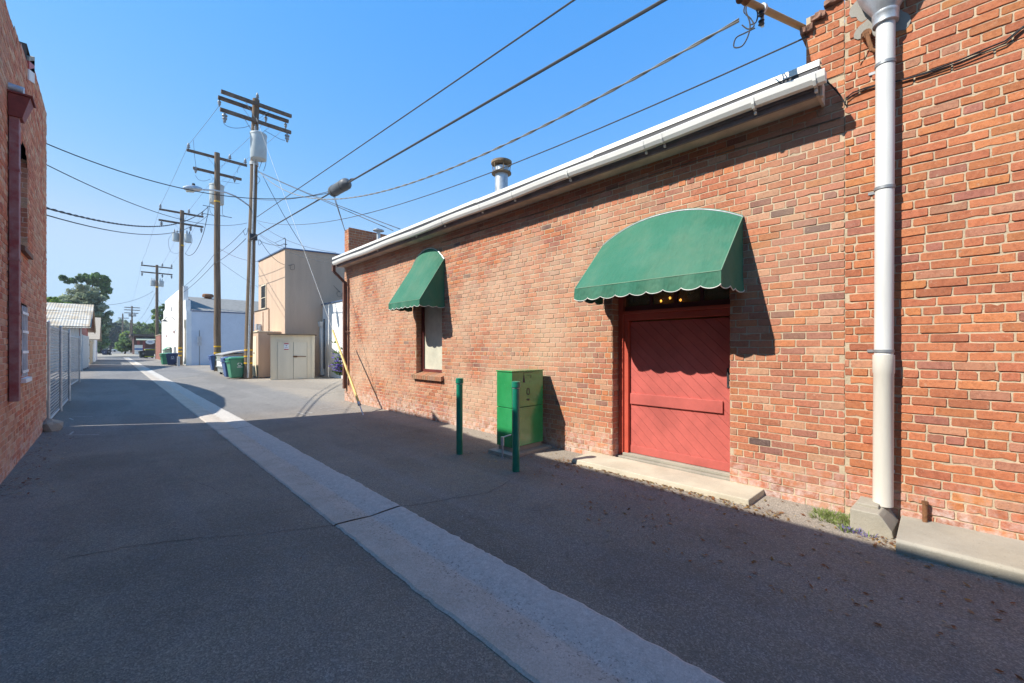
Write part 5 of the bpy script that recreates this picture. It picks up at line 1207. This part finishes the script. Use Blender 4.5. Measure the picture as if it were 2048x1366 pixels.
def on_line(a, b, px_):
    lo, hi = 0.0, 1.0
    for _ in range(50):
        m = (lo + hi) / 2
        if PX(a.lerp(b, m))[0] < px_: lo = m
        else: hi = m
    return a.lerp(b, lo)
s0, s1 = on_line(Aq, Bq, 663), on_line(Aq, Bq, 696); sc = thing('splice_case', s0, 'black cylindrical cable splice case hanging on the thick cable', 'splice case')
dv = (s1 - s0); L_ = dv.length; rr = .5 * 21 / 830 * (s0.x * SN + s0.y * CS)
mb = MB(); mb.tube([s0, s0 + dv * .06, s0 + dv * .10, s0 + dv * .9, s0 + dv * .94, s1], [.03, rr * .8, rr, rr, rr * .8, .04], 18); mb.build('case_body', simple('splice_case_plastic', (.10, .105, .11), .5), sc, smooth=True)
for f in (.22, .76): mb = MB(); mb.tube([s0 + dv * f, s0 + dv * (f + .025)], rr * 1.03, 18); mb.build('case_band', M['dark'], sc, smooth=True)
mb = MB(); mb.tube([s1, s1 + dv * .15 + Vector((0, 0, .06)), s1 + dv * .35 + Vector((0, 0, .01))], .02, 6); mb.build('hanger', M['dark'], sc)
pt_ = CR(690, 462, 11.7); cable('drop_cable', 'short black cable dropping from the splice case to the brick chimney parapet', s0 + dv * .05, pt_, .012); cable('drop_cable', 'second short black strand from the splice case to the brick chimney parapet', s0 + dv * .12, pt_ + Vector((.05, .1, 0)), .008)
# service mast on the tall building, its twisted drop
mroot = Vector((WR + .05, .93, WL(1608, 55, 4.83).z)); mtip = WL(1492, 2, 3.95)
ms = thing('service_mast', mroot, 'tan metal service mast poking out from the parapet of the taller brick building', 'service mast')
mb = MB(); mb.tube([mroot, mtip], .028, 12); mb.build('mast_pipe', simple('tan_mast', (.42, .27, .13), .6, .2, var=.2), ms, smooth=True)
dm = (mtip - mroot); mb = MB(); mb.tube([mtip - dm * .02, mtip + dm * .06 + Vector((0, 0, .03)), mtip + dm * .10 + Vector((0, 0, -.02))], [.036, .045, .03], 12); mb.build('weatherhead', M['rust'], ms, smooth=True)
k1 = mroot + dm * .74; mb = MB(); mb.tube([k1 - dm * .015, k1 + dm * .015], .042, 12); mb.box(k1.x - .012, k1.x + .012, k1.y - .012, k1.y + .012, k1.z - .16, k1.z - .02); mb.build('wire_clevis', M['galv'], ms)
for (zz) in (-.06, -.14): mb = MB(); mb.lathe([(.012, -.02), (.026, -.015), (.016, 0), (.026, .015), (.012, .02)], k1 + Vector((-.03, 0, zz)), 10); mb.build('insulator', M['dark'], ms, smooth=True)
for pts in (((1492, 6), (1488, 24), (1502, 38), (1508, 52), (1496, 58), (1484, 50)), ((1504, 8), (1515, 25), (1512, 44), (1500, 50)), ((1494, 8), (1492, 22), (1500, 48), (1496, 72), (1484, 92), (1468, 94), (1472, 76), (1490, 66), (1510, 56))):
    jumper(ms, [WL(x, y, 4.12) for x, y in pts], .006, 'loop_wire')
cable('service_drop', 'pale twisted service cable sagging from the nearest pole to the service mast', CR(516, 341, 23.1), WL(1478, 40, 4.12), .009, (960, 312), mat=simple('pale_cable', (.22, .21, .19), .7), twist=True)
cable('cable', 'thin dark wire from the nearest pole to the end of the taller brick wall', CR(514, 441, 23.2), Vector((WR - .01, .88, WL(1614, 75, 4.79).z)), .008, (1000, 338))
ra = PT(800, 458, 10.5)
cable('cable', 'upper of two parallel dark cables dropping from the nearest pole to the warehouse roof', CR(518, 343, 23.2), ra, .011, (660, 404)); cable('cable', 'lower of two parallel dark cables dropping from the nearest pole to the warehouse roof', CR(516, 344, 23.2), PT(786, 461, 10.7), .011, (660, 407))
bl = CR(680, 584, bs - .03); cable('cable', 'dark cable falling steeply from the nearest pole to a loop on the stucco building', CR(526, 352, 23.3), bl, .013, (612, 502)); jumper(bb, [bl, bl + Vector((-.16, -.02, -.02)), bl + Vector((-.14, -.02, -.22)), bl + Vector((.06, -.02, -.24)), bl + Vector((.1, -.02, -.05))], .008, 'cable_loop')
cable('cable', 'dark cable curving from the nearest pole to the middle of the stucco building', CR(519, 478, 23.2), CR(584, 530, bs - .03), .011, (545, 514)); jumper(bb, [CR(582, 530, bs - .05), CR(588, 529, bs - .05), CR(589, 538, bs - .05), CR(582, 539, bs - .05), CR(580, 531, bs - .05)], .008, 'cable_loop')
gt = at1(232); gg = Vector((4.10, 9.10, 0)); cable('guy_wire', 'pale steel guy wire from the top of the nearest pole down to the alley', gt, gg, .006, mat=simple('pale_guy_wire', (.40, .40, .38), .6, .2), cat='guy wire')
gy = thing('guy_guard', gg, 'yellow plastic guard tube on the guy wire beside the brick corner', 'guy guard'); du = (gt - gg).normalized()
ga = on_line(gt, gg, 665.5); gb = on_line(gt, gg, 718)
mb = MB(); mb.tube([gb, ga], [.030, .024], 12); mb.build('guard_tube', simple('faded_yellow_plastic', (.72, .52, .16), .5, var=.1), gy, smooth=True)
mb = MB(); mb.tube([gg - du * .1, gb], .014, 8); mb.tube([gb - du * .05, gb + du * .03], .04, 10); mb.build('anchor_rod', M['galv'], gy, smooth=True)
LB = Vector((WLF - .1, LS1 + .02, 0))
def lw_pt(y): p = WL(96, y, WLF - .05); return Vector((WLF - .05, LS1 + .01, p.z))
cable('cable', 'topmost dark cable crossing from the left brick building to the splice case', lw_pt(318), s0, .010, (430, 389)); cable('cable', 'second thin dark cable from the left brick building to the nearest pole', lw_pt(356), CR(494, 446, 23.2), .009, (330, 430))
e2 = CR(416, 414, 32.3); e3 = CR(416, 430, 32.3)
cable('cable', 'upper twisted sagging cable from the left brick building to the second pole', lw_pt(437), e2, .012, (300, 453), twist=True); cable('cable', 'lower sagging cable from the left brick building to the second pole', lw_pt(450), e3, .012, (262, 467))
jumper(P2, [e2, CR(416, 425, 33.5), CR(413, 440, 35), CR(407, 466, 38), CR(398, 490, 42), CR(388, 506, 45), CR(378, 511, 46.5), CR(370, 507, 46.8)], .02, 'looping_cable')
# three bare primary conductors strung from pole to pole
def armpt(AA, f, dz): t, a, c, q = AA; p = a.lerp(c, f); return Vector((p.x, p.y, p.z + dz))
for nm, f1, f2, f3, f4, g in (('left', .02, .03, .03, .03, 0), ('middle', .66, .70, .66, .67, 0), ('right', .96, .97, .97, .97, 0)):
    P_ = [armpt(A1[1], f1, -.35), armpt(A2[0], f2, .35), armpt(A3[0], f3, .35), armpt(A4[0], f4, .45), PT(248.5 + 31 * (f4 - .03) / .94, 612, d5)]
    mb = MB(); pts = []
    for a, b in zip(P_[:-1], P_[1:]): pts += sagline(a, b, (b - a).length ** 2 * .00035, 16)[:-1]
    mb.tube(pts + [P_[-1]], .009, 5); tag(mb.build('power_line', M['bare'], smooth=True), nm + 'most thin bare power line strung along the pole tops' if nm != 'middle' else 'middle thin bare power line strung along the pole tops', 'power line', 'bare power lines along the pole tops')
wbp = WL(362, 580, X0)
cable('cable', 'dark cable from the terminal box on the nearest pole to the second pole', CR(492, 477, 23.2), CR(431, 526, 32.2), .014, sag=.1); cable('cable', 'dark cable from the second pole to the parapet of the white building', CR(429, 526, 32.2), Vector((X0, 47.6, 6.4)), .014, sag=.15)
cable('cable', 'thinner upper cable from the nearest pole to the second pole', CR(492, 456, 23.2), CR(432, 508, 32.2), .011, sag=.12); cable('cable', 'thinner upper cable from the second pole to the third pole', CR(429, 508, 32.2), CR(366, 574, 46.7), .012, sag=.2)
cable('cable', 'thin cable from the second pole down to the far roof of the white building', CR(436, 521, 32.3), Vector((14, 47.5, 6.0)), .009, sag=.3)
cable('cable', 'dark cable from the second pole across to the corner of the stucco building', CR(438, 496, 32.3), Vector((bp, fl.y, fl.z)), .012, sag=.2)
cable('cable', 'single thin cable from the fourth pole over to the corrugated shed ridge', CR(307, 582, 75.8), Vector((sx + .4, ry, rz)), .016, sag=.5)
cable('cable', 'upper dark cable from the fourth pole descending to the distant trees', CR(312, 583, 76), PT(278, 640, 122), .02, sag=.6); cable('cable', 'lower dark cable from the fourth pole descending to the distant trees', CR(312, 610, 76), PT(288, 646, 110), .02, sag=.5)
cable('cable', 'dark cable pair from the fourth pole to the white building parapet', CR(317, 600, 76), Vector((X0, 62.0, 6.6)), .016, sag=.4)
for i, (xa, ya_, xb, yb_, l) in enumerate(((516, 445, 672, 505, 'highest of three thin cables from the nearest pole passing over the stucco building'), (520, 468, 686, 519, 'middle of three thin cables from the nearest pole passing over the stucco building'), (520, 471, 684, 528, 'lowest of three thin cables from the nearest pole passing over the stucco building'))):
    cable('cable', l, CR(xa, ya_, 23.2), CR(xb, yb_, 12.2), .007, sag=.25)
cable('cable', 'pale twisted drop from the nearest pole to the mast on the stucco building', CR(516, 480, 23.2), CR(566, 490, bs + .1), .007, sag=.1, twist=True, mat=M['bare'])
cable('cable', 'thin cable from the nearest pole to the left end of the splice case', CR(510, 398, 23.2), s0 + Vector((0, 0, .05)), .009, sag=.15)
# black cable clipped across the tall wall behind the downpipe
mb = MB(); pts = [(1648, 160), (1662, 170), (1680, 190), (1690, 207), (1692, 196), (1706, 185), (1730, 176), (1758, 168), (1800, 161), (1850, 146), (1920, 120), (1970, 98), (2010, 82), (2048, 52)]
P_ = [WL(x, y, WR - (.03 if i > 1 else .1)) for i, (x, y) in enumerate(pts)]; mb.tube(P_, .006, 6); mb.tube([p + Vector((-.004, 0, -.013 - .01 * math.sin(i))) for i, p in enumerate(P_[3:])], .005, 6)
tag(mb.build('wall_cable', M['black'], smooth=True), 'pair of black cables clipped across the taller brick wall behind the downpipe', 'cable')

# ------------------------------------------------------------------ far right: maroon shop, ice cabinet, oval sign
Yf = 128.0
def FX(x, y): return CR(x, y, Yf)
ms_ = thing('maroon_shop', (FX(295, 700).x, Yf, 0), 'distant low maroon shop with brown roof edge, pale awning and oval sign', 'building')
a, b = FX(268, 668), FX(333, 668); zt = a.z; mb = MB(); mb.box(a.x, b.x, Yf + 1.5, Yf + 12, 0, zt - .5); mb.build('walls', simple('shaded_shop_wall', (.10, .05, .045), .9), ms_)
mb = MB(); mb.box(a.x - .6, b.x, Yf - .3, Yf + 12.5, zt - .5, zt); mb.build('roof', M['brown_roof'], ms_)
c = FX(272, 678); z2 = c.z; mb = MB(); mb.hexa([(c.x, Yf - 2.0, z2 - .35), (b.x, Yf - 2.0, z2 - .35), (b.x, Yf + 1.4, z2 + .2), (c.x, Yf + 1.4, z2 + .2)], [(c.x, Yf - 2.0, z2 - .2), (b.x, Yf - 2.0, z2 - .2), (b.x, Yf + 1.4, z2 + .4), (c.x, Yf + 1.4, z2 + .4)]); mb.build('canopy', simple('pale_green_awning', (.42, .45, .33), .8), ms_)
for xx in (277, 288): p = CR(xx, 690, Yf - 1.6); mb = MB(); mb.box(p.x - .2, p.x + .2, Yf - 1.8, Yf - 1.4, 0, z2 - .3); mb.build('canopy_post', M['maroon'], ms_)
p = CR(300.5, 684, Yf - 2.1); mb = MB(); n = 24; w_, h_ = 7 * (d4 / d4) * 96 / 830, 4.6 * 96 / 830
mb.prism([(p.x + w_ * math.cos(2 * math.pi * k / n), Yf - 2.1, p.z + h_ * math.sin(2 * math.pi * k / n)) for k in range(n)], (0, 0, 0), (0, .08, 0)); so = mb.build('oval_sign', M['sign_white'], ms_); fix_normals(so)
mb = MB(); mb.box(p.x - .45, p.x + .40, Yf - 2.13, Yf - 2.11, p.z + .03, p.z + .12); mb.box(p.x - .3, p.x + .35, Yf - 2.13, Yf - 2.11, p.z - .16, p.z - .09); mb.build('sign_lettering', M['sign_blue'], so)
ic = CR(277.5, 703, Yf - 3.5); zt = CR(277.5, 690, Yf - 3.5).z; t = thing('ice_cabinet', (ic.x, Yf - 3.2, 0), 'white upright cabinet with a blue stripe in front of the maroon shop', 'cabinet')
mb = MB(); mb.box(ic.x - .65, ic.x + .65, Yf - 3.6, Yf - 2.6, 0, zt); mb.build('cabinet_body', M['white'], t); mb = MB(); mb.box(ic.x - .66, ic.x + .66, Yf - 3.61, Yf - 2.6, zt * .48, zt * .66); mb.build('stripe', M['stripe'], t)
# parked car far down the alley
p = CR(240, 699, 205); t = thing('parked_car', (p.x, 205, 0), 'tiny pale car parked far away where the alley meets the trees', 'car')
mb = MB(); mb.box(p.x - 2.2, p.x + 2.2, 204.2, 206, .35, .95); mb.build('body', M['white'], t, bevel=.15); mb = MB(); mb.hexa([(p.x - 1.4, 204.3, .95), (p.x + 1.3, 204.3, .95), (p.x + 1.3, 205.9, .95), (p.x - 1.4, 205.9, .95)], [(p.x - 1.0, 204.4, 1.5), (p.x + .8, 204.4, 1.5), (p.x + .8, 205.8, 1.5), (p.x - 1.0, 205.8, 1.5)]); mb.build('cabin', M['dark_glass'], t, bevel=.05)
for sx_ in (-1.4, 1.4): mb = MB(); mb.tube([(p.x + sx_, 204.15, .33), (p.x + sx_, 204.4, .33)], .33, 14); mb.build('wheel', M['black'], t)

# ------------------------------------------------------------------ trees and plants
def tree(name, label, base, trunk_h, trunk_r, blobs, n, size, cols, seed, cat='tree', group='trees beyond the alley', fall=.55):
    t = thing(name, base, label, cat, group); rng = random.Random(seed); b = Vector(base)
    mb = MB(); top = b + Vector((rng.uniform(-.4, .4), rng.uniform(-.4, .4), trunk_h)); mb.tube([b, b.lerp(top, .5) + Vector((.1, .05, 0)), top], [trunk_r, trunk_r * .75, trunk_r * .5], 10)
    for (c, r, w) in blobs[:7]: mb.tube([top - Vector((0, 0, trunk_h * .25)), top.lerp(Vector(c), .5) + Vector((0, 0, -.2)), Vector(c)], [trunk_r * .4, trunk_r * .25, trunk_r * .08], 6)
    mb.build('trunk', M['trunk'], t, smooth=True)
    vs = []; cs = []; tw = sum(w for c, r, w in blobs)
    # sub-clumps inside each blob give gaps and an uneven outline
    clumps = []
    for c, r, w in blobs:
        k = max(8, int(52 * w / tw * len(blobs)))
        shade = rng.uniform(.8, 1.2)
        for _ in range(k):
            d = Vector((rng.gauss(0, 1), rng.gauss(0, 1), rng.gauss(0, 1))).normalized() * (rng.random() ** .4)
            clumps.append((Vector((c[0] + d.x * r[0], c[1] + d.y * r[1], c[2] + d.z * r[2])), min(r) * rng.uniform(.11, .27), w / k, shade * rng.uniform(.75, 1.25), cols[rng.randrange(len(cols))]))
    wsum = sum(q[2] for q in clumps); acc = []; s_ = 0
    for q in clumps: s_ += q[2]; acc.append(s_ / wsum)
    import bisect
    for _ in range(n):
        c, r, w, sh_, col = clumps[min(len(clumps) - 1, bisect.bisect(acc, rng.random()))]
        d = Vector((rng.gauss(0, 1), rng.gauss(0, 1), rng.gauss(0, .8))); d = d.normalized() * (r * rng.random() ** .5); p = c + d
        nn = (d.normalized() + Vector((rng.uniform(-1, 1), rng.uniform(-1, 1), rng.uniform(-.5, 1)))).normalized()
        a = nn.cross(Vector((rng.uniform(-1, 1), rng.uniform(-1, 1), rng.uniform(-1, 1)))).normalized(); e = nn.cross(a); s = size * rng.uniform(.6, 1.3)
        vs += [p + a * s, p + e * s * .55, p - a * s, p - e * s * .55]; k = sh_ * rng.uniform(.8, 1.2); cs.append(tuple(min(.6, q * k) for q in col))
    m2 = MB(); m2.v = [tuple(p) for p in vs]; m2.f = [(4 * i, 4 * i + 1, 4 * i + 2, 4 * i + 3) for i in range(n)]; m2.c = cs
    m2.build('crown', M['leaf'], t); return t
def blob(px_, py_, Y, rx, rz, w=1.0, dy=0, ry=None):
    p = CR(px_, py_, Y + dy); k = (p.x * SN + p.y * CS) / FP
    return ((p.x, p.y, p.z), (rx * k, (ry or rx) * k, rz * k), w)
OL = [(.36, .40, .25), (.42, .46, .30), (.30, .35, .21)]; DG = [(.20, .30, .11), (.25, .35, .12), (.15, .24, .09)]; YG = [(.28, .40, .08), (.23, .34, .07), (.33, .43, .10)]; MG = [(.15, .24, .08), (.12, .20, .07), (.18, .27, .10)]
Y = 95
tree('tree', 'large grey green oak towering over the corrugated shed', (CR(165, 700, Y).x, Y, 0), 9, .5,
     [blob(166, 604, Y, 34, 32, 2.6), blob(134, 616, Y, 26, 26, 1.7), blob(190, 625, Y, 22, 42, 2), blob(108, 626, Y, 17, 20, 1), blob(198, 655, Y, 16, 34, 1.4), blob(150, 640, Y, 30, 26, 1.5)], 42000, .20, OL, 51)
Y = 110
tree('tree', 'darker broadleaf tree whose top shows above the large oak', (CR(170, 700, Y).x, Y, 0), 13, .4,
     [blob(196, 560, Y, 18, 13, 1.5), blob(207, 580, Y, 12, 20, 1.2), blob(172, 557, Y, 14, 9, 1.0), blob(142, 562, Y, 10, 6, .5), blob(126, 556, Y, 6, 5, .3)], 15000, .24, DG, 52)
Y = 88
tree('tree', 'low bright green bush tree showing above the shed roof at far left', (CR(110, 700, Y).x, Y, 0), 5, .3, [blob(104, 606, Y, 14, 12, 1), blob(132, 612, Y, 12, 8, .8), blob(118, 618, Y, 18, 10, 1), blob(90, 604, Y, 12, 14, .8)], 3500, .25, YG, 53)
Y = 150
tree('tree', 'dense dark tree behind the gabled shed on the left', (CR(200, 700, Y).x, Y, 0), 6, .4, [blob(196, 668, Y, 14, 22, 1.5), blob(206, 680, Y, 10, 18, 1), blob(190, 690, Y, 12, 14, .8)], 5000, .32, DG, 54)
Y = 230
tree('tree', 'tall hazy olive tree at the end of the alley', (CR(222, 700, Y).x, Y, 0), 9, .5, [blob(222, 660, Y, 16, 24, 1.6), blob(212, 674, Y, 14, 20, 1.2), blob(233, 678, Y, 12, 18, 1.2), blob(225, 688, Y, 20, 10, .8)], 5500, .5, [(.07, .11, .06), (.09, .12, .07)], 55)
Y = 240
tree('tree', 'broad olive tree behind the two most distant poles', (CR(252, 700, Y).x, Y, 0), 10, .5, [blob(250, 655, Y, 18, 16, 1.4), blob(262, 662, Y, 16, 18, 1.2), blob(238, 650, Y, 9, 10, .7), blob(275, 660, Y, 14, 14, 1), blob(252, 678, Y, 22, 14, 1.1)], 6000, .5, OL, 56)
Y = 185
tree('tree', 'bright yellow green tree right of the fifth pole', (CR(285, 700, Y).x, Y, 0), 7, .4, [blob(285, 660, Y, 16, 16, 1.4), blob(300, 662, Y, 12, 14, 1), blob(272, 668, Y, 12, 10, .9), blob(254, 672, Y, 10, 9, .9)], 6000, .36, YG + MG, 57)
Y = 140
tree('bush', 'round dark bush beside the fifth pole', (CR(250, 704, Y).x, Y, 0), 2, .2, [blob(249, 688, Y, 13, 13, 1.5), blob(243, 694, Y, 9, 9, 1), blob(256, 694, Y, 8, 10, 1)], 4500, .26, DG, 58, 'bush')
Y = 120
tree('tree', 'leafy tree behind the fourth pole and the white building', (CR(330, 700, Y).x, Y, 0), 8, .4, [blob(322, 640, Y, 14, 24, 1.5), blob(334, 625, Y, 14, 22, 1.2), blob(316, 658, Y, 14, 14, 1.2), blob(307, 622, Y, 5, 4, .3), blob(350, 650, Y, 20, 26, 1)], 6500, .28, MG + DG, 59)
# palm
Y = 150; pb = CR(306, 700, Y); pt_ = CR(306, 655, Y); t = thing('palm_tree', (pb.x, Y, 0), 'palm tree with spiky fronds behind the fourth utility pole', 'palm tree', None)
mb = MB(); mb.tube([(pb.x, Y, 0), (pb.x, Y, pt_.z)], [.35, .28], 10); mb.build('trunk', M['trunk'], t); rng = random.Random(61); mb = MB()
for k in range(46):
    a = rng.uniform(0, 2 * math.pi); el = rng.uniform(-.5, 1.2); L_ = rng.uniform(2.2, 3.2); p0 = Vector((pb.x, Y, pt_.z)); pr = p0; w = .28
    for i in range(1, 6):
        f = i / 5; p1 = p0 + Vector((math.cos(a) * L_ * f * math.cos(el), math.sin(a) * L_ * f * math.cos(el), L_ * f * math.sin(el) - 1.5 * f * f)); sd2 = Vector((-math.sin(a), math.cos(a), 0)) * w * (1 - f * .8)
        g_ = rng.uniform(.8, 1.2); mb.add([pr + sd2, pr - sd2, p1 - sd2 * .7, p1 + sd2 * .7], [(0, 1, 2, 3)], (.075 * g_, .12 * g_, .035 * g_)); pr = p1
mb.build('fronds', M['leaf'], t)
# backdrop wood far beyond, reads as one mass
rng = random.Random(70); mb = MB()
for _ in range(9000):
    x = rng.uniform(-60, 60); y = rng.uniform(300, 330); h = 9 + 3 * math.sin(x * .23) + 2 * math.sin(x * .61 + 1); z = h * rng.random() ** .7; s = rng.uniform(.4, .9)
    a = Vector((rng.uniform(-1, 1), rng.uniform(-1, 1), rng.uniform(-1, 1))).normalized(); e = a.cross(Vector((rng.uniform(-1, 1), rng.uniform(-1, 1), rng.uniform(-1, 1)))).normalized(); p = Vector((x, y, z)); g_ = rng.uniform(.7, 1.2)
    mb.add([p + a * s, p + e * s, p - a * s, p - e * s], [(0, 1, 2, 3)], (.15 * g_, .20 * g_, .12 * g_))
tag(mb.build('distant_trees', M['leaf']), 'hazy far wood closing the end of the alley', 'trees', kind='stuff')
def tuft(mb, c, n, h, spread, cols, seed, w=.006, lean=.6):
    rng = random.Random(seed); c = Vector(c)
    for _ in range(n):
        a = rng.uniform(0, 2 * math.pi); r = spread * rng.random() ** .6; p = c + Vector((math.cos(a) * r, math.sin(a) * r, 0)); d = Vector((math.cos(a) * lean * rng.random(), math.sin(a) * lean * rng.random(), 1)).normalized() * h * rng.uniform(.4, 1.1)
        s = Vector((-math.sin(a), math.cos(a), 0)) * w * rng.uniform(.7, 1.4); q = p + d * .55; e = p + d + Vector((d.x, d.y, 0)) * .4; k = rng.uniform(.75, 1.25); col = cols[rng.randrange(len(cols))]
        mb.add([p - s, p + s, q + s * .9, e, q - s * .9], [(0, 1, 2, 3, 4)], tuple(x * k for x in col))
mb = MB(); w0_ = G(1692, 1042); rng = random.Random(5)
for i in range(14): tuft(mb, (4.58 + rng.uniform(-.10, .10), .62 + rng.uniform(-.11, .15), -.01), 40, .062, .06, [(.30, .38, .13), (.24, .33, .10), (.36, .38, .18)], 80 + i, .0032, 1.6)
for i in range(6): tuft(mb, (4.38 + rng.uniform(-.05, .03), .46 + rng.uniform(-.10, .10), -.01), 22, .05, .05, [(.28, .36, .12), (.24, .20, .46)], 180 + i, .004, 1.4)
tag(mb.build('weed_tuft', M['leaf']), 'small green weeds at the brick wall foot beside the broken concrete block', 'weeds')
mb = MB(); rng = random.Random(7); fp = thing('flowering_plant', (5.4, 12.6, 0), 'purple flowering plant leaning out behind the far corner of the warehouse', 'plant')
for i in range(40):
    c = CR(rng.gauss(679, 5), 752 - abs(rng.gauss(0, 26)), 12.9); tuft(mb, c, 9, .12, .07, [(.10, .17, .04), (.14, .22, .05)], 300 + i, .016, 1.3)
mb.build('foliage', M['leaf'], fp); mb = MB()
for i in range(48):
    c = CR(rng.gauss(675, 6), 744 - abs(rng.gauss(0, 22)), 12.8); tuft(mb, c, 5, .05, .03, [(.24, .16, .62), (.32, .22, .70)], 400 + i, .016, 1.5)
mb.build('blossoms', M['leaf'], fp); mb = MB()
for i in range(7): a = Vector((5.35 + .05 * i, 12.7, 0)); mb.tube([a, a + Vector((-.1 + .04 * i, 0, .5)), a + Vector((-.25 + .07 * i, -.05, 1.0))], .008, 5)
mb.build('stems', M['trunk'], fp)
# dry leaves and grit
def litter():
    rng = random.Random(99); mb = MB()
    def leaf(x, y, s, col):
        z = gz(x) + .008; a = rng.uniform(0, 6.28); u = Vector((math.cos(a), math.sin(a), rng.uniform(-.25, .25))) * s; v = Vector((-math.sin(a), math.cos(a), rng.uniform(-.3, .3))) * s * rng.uniform(.25, .5); p = Vector((x, y, z + s * .15))
        k = rng.uniform(.7, 1.2); mb.add([p - u, p + v, p + u, p - v], [(0, 1, 2, 3)], tuple(q * k for q in col))
    C_ = [(.30, .17, .06), (.38, .23, .08), (.22, .10, .045), (.42, .32, .16), (.30, .12, .05)]
    for _ in range(700): leaf(min(4.74, 4.36 - abs(rng.gauss(0, .14)) + .05), rng.uniform(1.0, 3.6), rng.uniform(.008, .028), C_[rng.randrange(5)])
    for _ in range(320): leaf(rng.uniform(3.0, 4.7), rng.uniform(-.3, 2.5), rng.uniform(.008, .026), C_[rng.randrange(5)])
    for _ in range(60): leaf(rng.gauss(4.3, .08), rng.gauss(.27, .08), rng.uniform(.008, .022), C_[rng.randrange(5)])
    for _ in range(320): leaf(rng.uniform(3.6, 4.7), rng.uniform(2.5, 9), rng.uniform(.008, .026), C_[rng.randrange(5)])
    for _ in range(200): leaf(rng.uniform(-.1, 4.4), rng.uniform(.6, 9), rng.uniform(.005, .014), [(.30, .25, .19), (.45, .43, .40), (.16, .10, .06)][rng.randrange(3)])
    for _ in range(330): leaf(WLF + .02 + abs(rng.gauss(0, .22)), rng.uniform(6.4, 11.4), rng.uniform(.010, .028), [(.22, .07, .04), (.30, .18, .10), (.38, .30, .2), (.16, .06, .04)][rng.randrange(4)])
    return mb.build('leaf_litter', M['litter'])
tag(litter(), 'dry leaves and grit scattered along the wall feet', 'leaf litter', kind='stuff')

# ------------------------------------------------------------------ the air: thin haze round the whole scene
mb = MB(); mb.box(-120, 120, -30, 345, -1.2, 24); hz_o = mb.build('haze', None, None); hz_o.data.materials.clear()
hm = bpy.data.materials.new('thin_haze'); hm.use_nodes = True; hm.node_tree.nodes.clear(); ho = hm.node_tree.nodes.new('ShaderNodeOutputMaterial'); hv = hm.node_tree.nodes.new('ShaderNodeVolumePrincipled')
hv.inputs['Color'].default_value = (.80, .88, 1, 1); hv.inputs['Density'].default_value = .0005; hm.node_tree.links.new(hv.outputs[0], ho.inputs['Volume']); hz_o.data.materials.append(hm)
tag(hz_o, kind='stuff'); hz_o['label'] = 'thin pale haze softening the far end of the alley'
